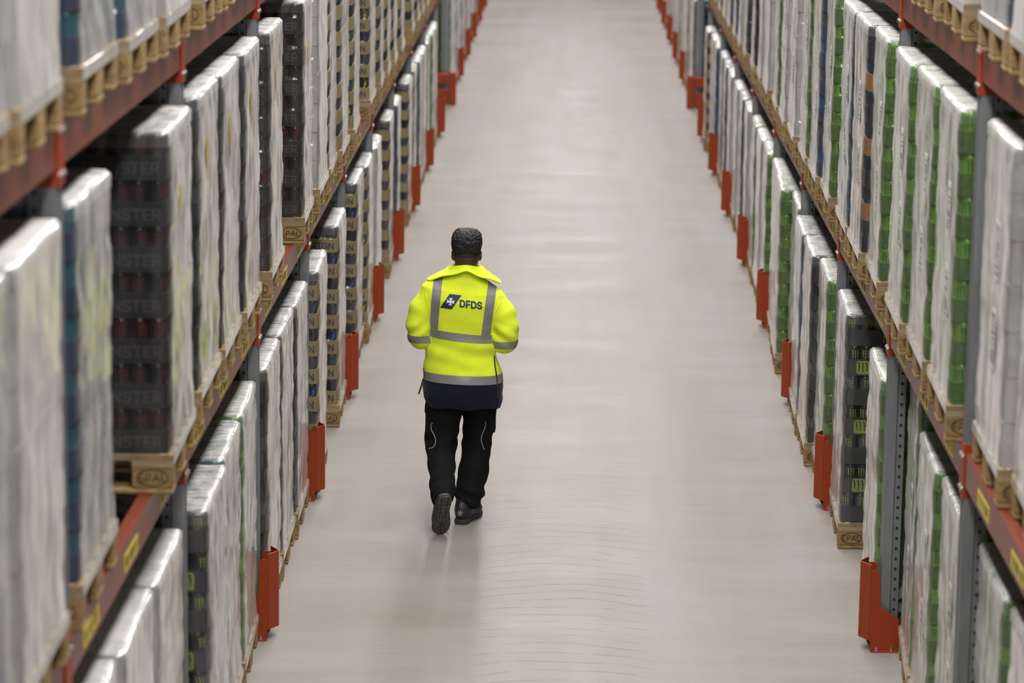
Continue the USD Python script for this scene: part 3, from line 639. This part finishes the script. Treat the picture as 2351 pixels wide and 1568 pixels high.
def jacket_f(p):
    d = smin(torso_f(p), arm_f(p), 0.012 + 0.03 * np.clip((p[:, 2] - 1.14) / 0.1, 0, 1))
    return np.maximum(d, -(np.linalg.norm(p[:, :2] - np.array([-0.003, 0.016]), axis=1) - 0.066) if False else d)
LEG_L = [(-0.100, 0.01, 0.80, 0.105), (-0.117, 0.01, 0.62, 0.092), (-0.128, 0.02, 0.50, 0.086), (-0.136, 0.015, 0.43, 0.082), (-0.122, -0.15, 0.345, 0.071), (-0.108, -0.31, 0.268, 0.062), (-0.102, -0.385, 0.225, 0.060)]
LEG_R = [(0.072, 0.02, 0.80, 0.102), (0.076, 0.05, 0.62, 0.086), (0.070, 0.08, 0.50, 0.079), (0.062, 0.085, 0.40, 0.075), (0.048, 0.04, 0.27, 0.079), (0.030, -0.005, 0.17, 0.074), (0.018, -0.022, 0.100, 0.064)]
def trousers_f(p):
    l, r = chain(p, LEG_L, 0.03), chain(p, LEG_R, 0.03)
    foldl = 0.007 * np.sin(p[:, 2] * 60 - p[:, 1] * 40 + p[:, 0] * 20) * np.clip(1 - np.abs(p[:, 2] - 0.43) / 0.10, 0, 1) + 0.007 * np.sin(p[:, 1] * 75 + p[:, 0] * 30) * np.clip((-0.2 - p[:, 1]) / 0.1, 0, 1)
    foldr = 0.006 * np.sin(p[:, 2] * 85 + p[:, 0] * 35 + 3 * nz(p, (5, 5, 5), 9)) * np.clip((0.26 - p[:, 2]) / 0.12, 0, 1) + 0.003 * np.sin(p[:, 2] * 70) * np.clip(1 - np.abs(p[:, 2] - 0.42) / 0.1, 0, 1)
    for x, y, z in ((-0.196, 0.01, 0.575), (0.148, 0.05, 0.585)):           # cargo pockets
        q = np.abs(p - np.array([x, y, z])) - np.array([0.012, 0.055, 0.075]); bxd = np.linalg.norm(np.maximum(q, 0), axis=1) + np.minimum(q.max(1), 0) - 0.008
        q2 = np.abs(p - np.array([x + 0.008 * np.sign(x), y, z + 0.065])) - np.array([0.014, 0.058, 0.020]); bxd = np.minimum(bxd, np.linalg.norm(np.maximum(q2, 0), axis=1) + np.minimum(q2.max(1), 0) - 0.003)
        if x < 0: l = smin(l, bxd, 0.012)
        else: r = smin(r, bxd, 0.012)
    d = smin(l + foldl, r + foldr, 0.012)
    d = smin(d, sections(p, [(0.66, 0.10, 0.08, -0.012, 0.02), (0.74, 0.165, 0.118, -0.013, 0.015), (0.90, 0.170, 0.118, -0.014, 0.015)]), 0.03) + 0.006 * nz(p, (9, 9, 9), 7)
    cutl = (p - np.array([-0.102, -0.385, 0.225])) @ (np.array([0.03, -0.86, -0.50]))
    return np.maximum(np.maximum(d, np.where(p[:, 0] < -0.035, cutl - 0.02, -1)), np.where((p[:, 0] > -0.06) & (p[:, 1] > -0.16), 0.072 - 0.15 * p[:, 1] - p[:, 2], -1.0))
def finger(p, root, d, curl, ln, r):
    """a chain of three bones from root, bending by curl (a direction it closes towards)"""
    pts, q, v = [], np.array(root, float), np.array(d, float) / np.linalg.norm(d); c = np.array(curl, float)
    pts.append((*q, r))
    for k, s in enumerate((0.45, 0.31, 0.24)):
        v = v + c * (0.35 if k == 0 else 0.55); v /= np.linalg.norm(v); q = q + v * ln * s; pts.append((*q, r * (0.96 - 0.09 * k)))
    return chain(p, pts, 0.003)
def hand_f(p, w, s):
    """hand at wrist w; s = -1 left, +1 right; held in front of the belly, palms in"""
    w = np.array(w); fwd, inn, dn = np.array([-s * 0.55, 0.83, 0.0]), np.array([-s * 0.83, -0.55, 0.0]), np.array([0, 0, -1.0])
    kn = [w + fwd * 0.085 + dn * (-0.030 + 0.020 * i) + fwd * (0.004 - 0.004 * abs(i - 1.2)) for i in range(4)]
    d = cone(p, w - fwd * 0.01, w + fwd * 0.01, 0.026, 0.026)
    for i in range(4): d = smin(d, cone(p, w + fwd * 0.012 + dn * (-0.018 + 0.012 * i), kn[i], 0.015, 0.0125), 0.012)
    for i, ln in enumerate((0.072, 0.080, 0.075, 0.058)): d = smin(d, finger(p, kn[i], fwd, inn * 0.9, ln, 0.0088 - 0.0006 * (i == 3)), 0.004)
    t = w + fwd * 0.022 - dn * 0.022 + inn * 0.010
    return smin(d, chain(p, [(*t, 0.013), (*(t + fwd * 0.030 - dn * 0.022 + inn * 0.014), 0.0105), (*(t + fwd * 0.060 - dn * 0.024 + inn * 0.026), 0.009)], 0.004), 0.008)
HY = 0.028
def body_f(p):
    head = ell(p, (-0.002, HY, 1.535), (0.0745, 0.092, 0.098)); jaw = ell(p, (-0.002, HY + 0.030, 1.475), (0.057, 0.064, 0.062)); d = smin(head, jaw, 0.04)
    d = smin(d, cone(p, (-0.003, 0.004, 1.36), (-0.003, 0.018, 1.47), 0.066, 0.058), 0.025)
    d = smin(d, ell(p, (-0.002, HY - 0.055, 1.475), (0.052, 0.035, 0.05)), 0.03)
    for s in (-1, 1):                                                       # ears, brows, eye sockets
        e = ell(p, (-0.002 + s * 0.0745, HY - 0.004, 1.484), (0.010, 0.019, 0.027)); e = smax(e, -ell(p, (-0.002 + s * 0.088, HY + 0.003, 1.487), (0.009, 0.010, 0.015)), 0.006); d = smin(d, e, 0.008)
        d = smin(d, ell(p, (-0.002 + s * 0.030, HY + 0.083, 1.548), (0.024, 0.010, 0.009)), 0.012); d = smax(d, -ell(p, (-0.002 + s * 0.031, HY + 0.094, 1.530), (0.017, 0.014, 0.011)), 0.012)
        d = smin(d, ell(p, (-0.002 + s * 0.040, HY + 0.068, 1.500), (0.020, 0.018, 0.016)), 0.02)
    d = smin(d, cone(p, (-0.002, HY + 0.090, 1.533), (-0.002, HY + 0.110, 1.500), 0.007, 0.012), 0.010); d = smin(d, ell(p, (-0.002, HY + 0.100, 1.496), (0.019, 0.012, 0.009)), 0.006)
    d = smin(d, ell(p, (-0.002, HY + 0.088, 1.470), (0.024, 0.012, 0.007)), 0.005); d = smin(d, ell(p, (-0.002, HY + 0.086, 1.459), (0.021, 0.012, 0.008)), 0.004); d = smin(d, ell(p, (-0.002, HY + 0.080, 1.432), (0.020, 0.016, 0.014)), 0.015)
    tors = sections(p, [(0.74, 0.13, 0.09, -0.013, 0.015), (0.95, 0.14, 0.095, -0.02, 0.014), (1.2, 0.165, 0.095, -0.016, 0.008), (1.30, 0.13, 0.07, -0.012, 0.008), (1.37, 0.06, 0.055, -0.004, 0.006)], 0.1); d = smin(d, tors, 0.03)
    for pts, s in ((ARM_L, -1), (ARM_R, 1)):
        d = smin(d, chain(p, [(x, y, z, r * (0.55 if i else 0.6)) for i, (x, y, z, r) in enumerate(pts[:-1])] + [(*pts[-1][:3], 0.027)], 0.015), 0.02); d = smin(d, hand_f(p, pts[-1][:3], s), 0.012)
    for pts, ft in ((LEG_L, (-0.104, -0.392, 0.215)), (LEG_R, (0.016, 0.0, 0.085))):
        d = smin(d, chain(p, [(x, y, z, r * 0.62) for x, y, z, r in pts] + [(*ft, 0.03)], 0.02), 0.03)
    return d
def hair_f(p):
    q = (np.abs((p[:, 0] + 0.002) / 0.0845) ** 3.6 + np.abs((p[:, 1] - HY + 0.004) / 0.1015) ** 2.6 + np.abs((p[:, 2] - 1.534) / 0.1010) ** 3.2) ** (1 / 3.0)
    d = (q - 1) * 0.082
    curls = 0.0070 * nz(p, (120, 120, 120), 21) + 0.004 * nz(p, (55, 55, 55), 22)
    low = 1.512 + 0.75 * np.maximum(p[:, 1] - HY - 0.01, 0) - 0.004 * np.cos((p[:, 0] + 0.002) * 40)
    fade = np.clip((p[:, 2] - low) / 0.035, 0, 1)
    d = d + (1 - fade) * 0.0075 + curls * (0.25 + 0.75 * fade)
    return smax(d, low - p[:, 2], 0.004)
def fade_f(p):                                                              # the short cropped hair below
    return smax(body_f(p) - 0.0016, np.maximum(1.487 + 0.9 * np.maximum(p[:, 1] - HY - 0.005, 0) - p[:, 2] + 0.5 * np.maximum(np.abs(p[:, 0]) - 0.06, 0), p[:, 2] - 1.53), 0.002)

P0 = (-0.535, 16.30, 0.0)
def fabric(name, c, rough=0.9, sheen=0.3, scale=220, bump=0.25):
    return mat(name, {"g": ("geometry", {}), "n": ("noise_texture", {"scale": scale, "detail": 2}), "n2": ("noise_texture", {"scale": 14, "detail": 3}), "r": ("rgb_ramp", {"ramp": [(0.3, tuple(0.90 * x for x in c)), (0.7, c)]}),
                      "b": ("bump", {"strength": bump, "distance": 0.002}), "p": ("principled_bsdf", {"roughness": rough, "sheen_weight": sheen, "sheen_roughness": 0.5, "specular_ior_level": 0.2})},
               [("g.position", "n.vector"), ("g.position", "n2.vector"), ("n2.fac", "r.fac"), ("r.color", "p.base_color"), ("n.fac", "b.height"), ("b.normal", "p.normal")])
M["hivis"] = fabric("hivis_fleece", (0.82, 0.97, 0.040), sheen=0.1)
M["navy"] = fabric("navy_fleece", (0.007, 0.008, 0.024), sheen=0.12)
M["tape"] = plain("reflective_tape", (0.27, 0.265, 0.265), 0.5, 0.25)
M["logo_navy"] = plain("logo_navy", (0.022, 0.03, 0.105), 0.6); M["logo_white"] = plain("logo_white", (0.72, 0.74, 0.66), 0.6)
M["black_cloth"] = fabric("black_workwear", (0.0055, 0.0055, 0.006), 0.85, 0.0, 320, 0.2)
M["piping"] = plain("grey_piping", (0.42, 0.41, 0.40), 0.5)
M["skin"] = mottled("skin", (0.062, 0.030, 0.018), (0.085, 0.043, 0.027), 18, 0.5, 0, (1, 1, 1), 3)
M["hair"] = mottled("black_hair", (0.003, 0.0028, 0.0025), (0.012, 0.011, 0.010), 120, 0.7, 0, (1, 1, 1), 2)
M["crop"] = plain("cropped_hair", (0.022, 0.014, 0.010), 0.7)
M["boot"] = plain("black_boot", (0.014, 0.014, 0.015), 0.5); M["rubber"] = mottled("grey_rubber", (0.060, 0.055, 0.049), (0.10, 0.093, 0.083), 30, 0.75); M["midsole"] = plain("midsole", (0.04, 0.04, 0.042), 0.6)
M["eye"] = plain("eye_white", (0.7, 0.68, 0.65), 0.2); M["iris"] = plain("iris", (0.03, 0.015, 0.01), 0.2)

man = thing("person", "person in yellow high visibility fleece, black trousers and boots, walking away down the aisle", "person", P0)
body = obj(man, "body", surface_nets(body_f, (-0.36, -0.46, 0.02), (0.33, 0.36, 1.66), 0.007), "skin", smooth=True)
for s in (-1, 1):
    e = obj(body, "eye", moved(trimesh.creation.icosphere(2, 0.0115), -0.002 + s * 0.031, HY + 0.079, 1.530), "eye", smooth=True)
    obj(body, "iris", moved(trimesh.creation.icosphere(1, 0.0055), -0.002 + s * 0.031, HY + 0.0865, 1.530), "iris", smooth=True)
obj(man, "hair", surface_nets(hair_f, (-0.10, -0.10, 1.47), (0.10, 0.16, 1.67), 0.0035, 2.6), "hair", smooth=True, label="short curly black hair, thick on top")
obj(man, "cropped_hair", surface_nets(fade_f, (-0.10, -0.10, 1.45), (0.10, 0.13, 1.55), 0.005), "crop", smooth=True, label="closely cropped hair at the nape")

J = surface_nets(jacket_f, (-0.36, -0.19, 0.63), (0.33, 0.30, 1.44), 0.0065)
def cut(m, point, normal):
    r = trimesh.intersections.slice_mesh_plane(m, np.array(normal, float), np.array(point, float)); return trimesh.Trimesh(r.vertices, r.faces, process=False)
HB0, HB1 = 0.800, 0.846                                                     # hem band, falling slightly to the right
hem_n = np.array([0.03, 0, 1.0])
upper, lower = cut(J, (0, 0, HB0), hem_n), cut(J, (0, 0, HB0), -hem_n)
jacket = obj(man, "jacket", upper, "hivis", smooth=True, label="fluorescent yellow fleece jacket")
obj(jacket, "hem_panel", lower, "navy", smooth=True, label="dark navy lower edge of the jacket")
N_ = trimesh.Trimesh(J.vertices, J.faces, process=False)
def normals_at(f, p, h=0.002):
    g = np.stack([f(p + np.eye(3)[k] * h) - f(p - np.eye(3)[k] * h) for k in range(3)], 1); return g / np.maximum(np.linalg.norm(g, axis=1, keepdims=True), 1e-9)
def skin_off(m, f, out):
    """a patch of a garment lifted off it as a thin layer"""
    v = np.array(m.vertices); n = normals_at(f, v); return trimesh.Trimesh(v + n * out, m.faces, process=False)
def keep(m, test):
    ok = test(m.triangles_center); r = trimesh.Trimesh(m.vertices, m.faces[ok], process=False); r.remove_unreferenced_vertices(); return r
is_torso = lambda c: torso_f(c) <= arm_f(c) + 0.004
is_arm = lambda c: torso_f(c) > arm_f(c)
def band(m, z0, z1, slope):
    n = np.array([slope, 0, 1.0]); return cut(cut(m, (0, 0, z0), n), (0, 0, z1), -n)
obj(jacket, "reflective_band", skin_off(band(J, HB0 - 0.002, HB1, 0.03), jacket_f, 0.0022), "tape", smooth=True, label="grey reflective band above the hem")
CB0, CB1, CSL = 1.031, 1.075, 0.10
obj(jacket, "reflective_band", skin_off(keep(band(J, CB0, CB1, CSL), is_torso), jacket_f, 0.0020), "tape", smooth=True, label="grey reflective band across the back")
for (xa, za, xb, zb) in ((-0.150, 1.40, -0.178, 1.06), (0.146, 1.37, 0.107, 1.04)):
    ax_ = np.array([xb - xa, 0, zb - za]); ax_ /= np.linalg.norm(ax_); sd = np.array([-ax_[2], 0, ax_[0]]); sd = sd if sd[0] > 0 else -sd
    m = cut(cut(keep(J, lambda c: (is_torso(c) | (c[:, 2] > 1.13)) & (np.abs(c[:, 0]) < 0.21)), np.array([xa, 0, za]) - sd * 0.0245, sd), np.array([xa, 0, za]) + sd * 0.0245, -sd)
    m = cut(m, (0, 0, CB1 - 0.01), np.array([CSL, 0, 1.0])); m = cut(m, (0, 0.16, 1.22), (0, -1.0, 0.0)) if False else m
    obj(jacket, "reflective_strip", skin_off(m, jacket_f, 0.0026), "tape", smooth=True, label="grey reflective strip over the shoulder")
for s, z0, z1 in ((-1, 1.012, 1.052), (1, 0.988, 1.028)):
    m = keep(band(J, z0, z1, 0.10 * (s > 0) - 0.15 * (s < 0)) if False else band(J, z0 , z1, 0.0), lambda c: is_arm(c) & (c[:, 0] * s > 0.10) & (c[:, 1] < 0.10))
    obj(jacket, "reflective_band", skin_off(m, jacket_f, 0.0024), "tape", smooth=True, label="grey reflective band round the sleeve")
# fold-over collar
def collar():
    nu, V, F = 60, [], []; prof = [(0.0, 0.000, 0.0), (0.12, 0.004, 0.012), (0.25, 0.012, 0.018), (0.5, 0.0, 0), (0.75, 0, 0), (1.0, 0, 0)]
    phi = np.linspace(-2.35, 2.35, nu)
    rows = []
    for t in np.linspace(0, 1, 10):
        w = np.abs(np.sin(phi)) ** 1.8; back = np.clip(np.cos(phi), 0, 1)
        rx = 0.074 + t * (0.040 + 0.078 * w); ry = 0.072 + t * (0.034 + 0.02 * w)
        x = rx * np.sin(phi) * (1 + 0.10 * t * (phi < 0)); y = 0.012 - ry * np.cos(phi)
        top = 1.436 + 0.004 * back - 0.014 * w; bot = 1.414 - 0.062 * w - 0.010 * (phi > 0) * w
        z = top + 0.008 * math.sin(math.pi * min(t * 3, 1)) + (bot - top) * t ** 1.25 + 0.004 * np.sin(phi * 7 + 1) * t
        rows.append(np.stack([x - 0.004, y, z], 1))
    for t in (0.0,): rows.insert(0, np.stack([0.066 * np.sin(phi) - 0.004, 0.012 - 0.064 * np.cos(phi), np.full(nu, 1.375)], 1))
    G = np.array(rows); nr = len(G)
    n = np.cross(np.gradient(G, axis=0), np.gradient(G, axis=1)); n /= np.maximum(np.linalg.norm(n, axis=2, keepdims=True), 1e-9)
    cen = np.array([0, 0.012, 1.30]); sg_ = np.sign((n * (G - cen)).sum(2).mean()); n = n * sg_
    A, Bq = G + n * 0.0035, G - n * 0.0035; V = np.concatenate([A.reshape(-1, 3), Bq.reshape(-1, 3)]); o = nr * nu
    i, j = np.meshgrid(np.arange(nr - 1), np.arange(nu - 1), indexing="ij"); a = (i * nu + j).ravel()
    q = np.stack([a, a + 1, a + nu + 1, a + nu], 1); F = [q, q[:, ::-1] + o]
    rim = [k for k in range(nu)] + [r * nu + nu - 1 for r in range(1, nr)] + [(nr - 1) * nu + k for k in range(nu - 2, -1, -1)] + [r * nu for r in range(nr - 2, 0, -1)]
    rim = np.array(rim); nx_ = np.roll(rim, -1); F.append(np.stack([rim, nx_, nx_ + o, rim + o], 1)); F = np.concatenate(F)
    m = trimesh.Trimesh(V, np.concatenate([F[:, [0, 1, 2]], F[:, [0, 2, 3]]]), process=False); m.fix_normals(); return m
obj(jacket, "collar", collar(), "hivis", smooth=50, label="yellow fold-over collar standing off the neck")
# (the seams follow once points can be found on the garment)
# flat prints on the back: found on the garment by marching in from behind
def on_back(f, x, z, y0=-0.22, y1=0.05):
    p = np.stack([x, np.full_like(x, y0), z], 1); done = np.zeros(len(x), bool)
    for _i in range(120):
        d = f(p); done |= d < 0.0004; p[:, 1] += np.where(done, 0, np.maximum(d * 0.7, 0.0003)); 
        if done.all(): break
    assert done.all(), 'a print misses the garment'
    return p
def back_print(poly_or_mesh, f, out, thick=0.0006, size=0.010):
    m = poly_or_mesh if isinstance(poly_or_mesh, trimesh.Trimesh) else extrude(poly_or_mesh, thick)
    m = m.subdivide_to_size(size); v = np.array(m.vertices); p = on_back(f, v[:, 0], v[:, 1]); p[:, 1] -= out + v[:, 2]; m.vertices = p; m.fix_normals(); return m
def spline(pts, n=24):
    from scipy.interpolate import CubicSpline
    p = np.array(pts, float); s = np.concatenate([[0], np.cumsum(np.linalg.norm(np.diff(p, axis=0), axis=1))]); return CubicSpline(s, p)(np.linspace(0, s[-1], n))
def rope(pts, r, n=7):
    p = np.array(pts, float); t = np.gradient(p, axis=0); t /= np.linalg.norm(t, axis=1, keepdims=True); a = np.cross(t, [0.3, 1, 0.2]); a /= np.linalg.norm(a, axis=1, keepdims=True); b = np.cross(t, a); an = np.arange(n) * 2 * np.pi / n
    r = np.broadcast_to(r, len(p)); V = (p[:, None] + r[:, None, None] * (np.cos(an)[None, :, None] * a[:, None] + np.sin(an)[None, :, None] * b[:, None])).reshape(-1, 3); F = []
    for i in range(len(p) - 1):
        for j in range(n): k = (j + 1) % n; F += [[i * n + j, i * n + k, (i + 1) * n + k], [i * n + j, (i + 1) * n + k, (i + 1) * n + j]]
    for j in range(1, n - 1): F += [[0, j + 1, j], [(len(p) - 1) * n, (len(p) - 1) * n + j, (len(p) - 1) * n + j + 1]]
    m = trimesh.Trimesh(V, F, process=False); m.fix_normals(); return m
for pts in (((-0.222, 1.285), (-0.212, 1.255), (-0.203, 1.21), (-0.197, 1.16)), ((0.192, 1.250), (0.178, 1.225), (0.160, 1.19), (0.150, 1.14))):
    zp = spline(pts, 20); pz = on_back(jacket_f, zp[:, 0], zp[:, 1])
    obj(jacket, "seam", rope(pz, 0.0024), "hivis", smooth=50)
dz = 0.024
PAR = Polygon([(-0.088, 1.270 + dz), (-0.023, 1.264 + dz), (-0.075, 1.188 + dz), (-0.139, 1.194 + dz)])
logo = obj(jacket, "logo_panel", back_print(PAR, jacket_f, 0.001), "logo_navy", label="navy slanted emblem panel on the back")
def cross(cx, cz, r, tilt):
    arms = []
    for q in range(4):
        a = Polygon([(-0.07 * r, 0.10 * r), (-0.52 * r, 0.98 * r), (-0.30 * r, 0.86 * r), (0.0, 1.0 * r), (0.30 * r, 0.86 * r), (0.52 * r, 0.98 * r), (0.07 * r, 0.10 * r)]) if False else Polygon([(-0.10 * r, 0), (-0.50 * r, 1.0 * r), (-0.16 * r, 0.90 * r), (0.16 * r, 0.90 * r), (0.50 * r, 1.0 * r), (0.10 * r, 0)])
        arms.append(affinity.rotate(a, 90 * q, origin=(0, 0)))
    return affinity.translate(affinity.rotate(unary_union(arms), tilt, origin=(0, 0)), cx, cz)
obj(logo, "cross_mark", back_print(cross(-0.0815, 1.229 + dz, 0.0215, -5), jacket_f, 0.0019, size=0.006), "logo_white", label="white cross with flared arms")
tm = meshkit.text_mesh("DFDS", 0.037, 0.0006, bold=True); tm.apply_translation((-tm.bounds[0, 0], 0, 0)); tm.apply_scale((0.121 / tm.bounds[1, 0], 1, 1))
tm = cat([moved(tm, x, y, 0.00004 * i) for i, (x, y) in enumerate(((-0.0011, 0), (0.0011, 0), (0, 0.0008), (0, -0.0008)))])
v = tm.vertices.copy(); v[:, 1] += v[:, 0] * -0.105; tm.vertices = v; tm.apply_translation((-0.0315, 1.2025 + dz, 0))
obj(jacket, "lettering", back_print(tm, jacket_f, 0.001, size=0.008), "logo_navy", label="navy letters DFDS")
# side zip and strap ends
zp = spline([(0.158, 0.94), (0.163, 0.89), (0.172, 0.84), (0.176, 0.79)]); pz = on_back(jacket_f, zp[:, 0], zp[:, 1])
obj(jacket, "side_zip", rope(pz - np.array([0, 0.002, 0]), 0.0042), "ink", smooth=50, label="black side zip")
obj(jacket, "zip_pull", rope([(0.178, -0.112, 0.80), (0.181, -0.122, 0.76), (0.180, -0.124, 0.725)], 0.0045), "ink", smooth=50)
obj(jacket, "strap_end", rope([(-0.232, -0.004, 0.800), (-0.241, -0.008, 0.765), (-0.256, -0.012, 0.715)], 0.0045), "ink", label="black strap end hanging at the left hip")

T_ = surface_nets(trousers_f, (-0.26, -0.50, 0.05), (0.24, 0.21, 0.92), 0.0065)
trousers = obj(man, "trousers", T_, "black_cloth", smooth=True, label="black cargo work trousers")
for pts in (((-0.178, 0.553), (-0.180, 0.508), (-0.160, 0.469), (-0.158, 0.452), (-0.195, 0.414)), ((0.113, 0.556), (0.106, 0.506), (0.091, 0.462), (0.092, 0.438), (0.108, 0.388))):
    zp = spline([(x, z + 0.012) for x, z in pts], 30); pz = on_back(trousers_f, zp[:, 0], zp[:, 1], -0.30, 0.2)
    obj(trousers, "piping", rope(pz - np.array([0, 0.001, 0]), 0.0022), "piping", smooth=50, label="thin grey reflective piping behind the knee")

# work boots: origin under the heel's middle, toe towards +y
def boot_f(p):
    d = ell(p, (0, 0.000, 0.062), (0.041, 0.052, 0.070)); d = smin(d, ell(p, (0, 0.085, 0.055), (0.043, 0.095, 0.052)), 0.03); d = smin(d, ell(p, (0.002, 0.158, 0.046), (0.049, 0.068, 0.040)), 0.025)
    d = smin(d, cone(p, (0, 0.012, 0.08), (0, 0.016, 0.135), 0.043, 0.044), 0.03); d = np.maximum(d, p[:, 2] - 0.140)
    return np.maximum(d, 0.024 - p[:, 2])
SOLE = Polygon([(x, y) for x, y in spline([(0, -0.058), (0.034, -0.045), (0.041, -0.005), (0.036, 0.055), (0.045, 0.115), (0.050, 0.160), (0.038, 0.212), (0.0, 0.235), (-0.040, 0.212), (-0.048, 0.160), (-0.041, 0.110), (-0.034, 0.055), (-0.041, -0.005), (-0.034, -0.045), (0, -0.058)], 60)]).buffer(0)
from shapely.geometry import LineString
lines = [LineString([(-0.06, y), (0, y + 0.008), (0.06, y)]) for y in (-0.028, 0.0, 0.030, 0.060, 0.090)] + [LineString([(0, 0.155), (0.06 * math.cos(a), 0.155 + 0.075 * math.sin(a))]) for a in np.arange(0, 6.2, math.pi / 4)] + [LineString([(-0.018, -0.05), (-0.016, 0.11)]), LineString([(0.018, -0.05), (0.016, 0.11)])]
LUGS = SOLE.buffer(-0.004).difference(unary_union([l.buffer(0.0017) for l in lines]))
BOOT = surface_nets(boot_f, (-0.065, -0.07, 0.01), (0.065, 0.25, 0.155), 0.0055)
def make_boot(label, pose):
    def put(m): m = m.copy(); m.apply_transform(pose); return m
    b = obj(man, "boot", put(BOOT), "boot", smooth=40, label=label)
    s = obj(b, "sole", put(cat([moved(extrude(SOLE, 0.016), 0, 0, 0.008), moved(extrude(SOLE.buffer(-0.002), 0.006), 0, 0, 0.023)])), "midsole", smooth=30)
    obj(b, "tread", put(extrude(LUGS, 0.0085)), "rubber", kind="stuff", label="grey rubber tread blocks")
    # round heel badge with a letter V, and two thin heel lines
    def heel(poly, z, r_out=0.0008):
        m = extrude(poly, 0.0006).subdivide_to_size(0.006); v = np.array(m.vertices)
        p = np.stack([v[:, 0], np.full(len(v), -0.12), v[:, 1] + z], 1)
        for _i in range(80): p[:, 1] += np.maximum(boot_f(p) * 0.7, 0)
        p[:, 1] -= r_out + v[:, 2]; m.vertices = p; m.fix_normals(); return put(m)
    ring = Point(0, 0).buffer(0.0150, 16).difference(Point(0, 0).buffer(0.0125, 16)); vee = Polygon([(-0.009, 0.008), (-0.003, 0.008), (0, -0.001), (0.003, 0.008), (0.009, 0.008), (0.0035, -0.009), (-0.0035, -0.009)])
    obj(b, "heel_badge", heel(unary_union([ring, vee]), 0.066), "piping", label="pale round badge with a V")
    obj(b, "heel_stripe", heel(unary_union([sbox(-0.006, 0, -0.0045, 0.03), sbox(0.0045, 0, 0.006, 0.03)]), 0.092), "piping")
def pose(yaw, pitch, at, pivot=(0, 0, 0)):
    R = trimesh.transformations.rotation_matrix; T4 = trimesh.transformations.translation_matrix
    return T4(at) @ R(math.radians(yaw), (0, 0, 1)) @ R(math.radians(pitch), (1, 0, 0)) @ T4([-x for x in pivot])
make_boot("black boot flat on the floor", pose(-18, 0, (-0.004, -0.052, 0.0)))
make_boot("black boot with raised heel showing its grey sole", pose(13, -60, (-0.118, -0.322, 0.004), (0, 0.225, 0)))
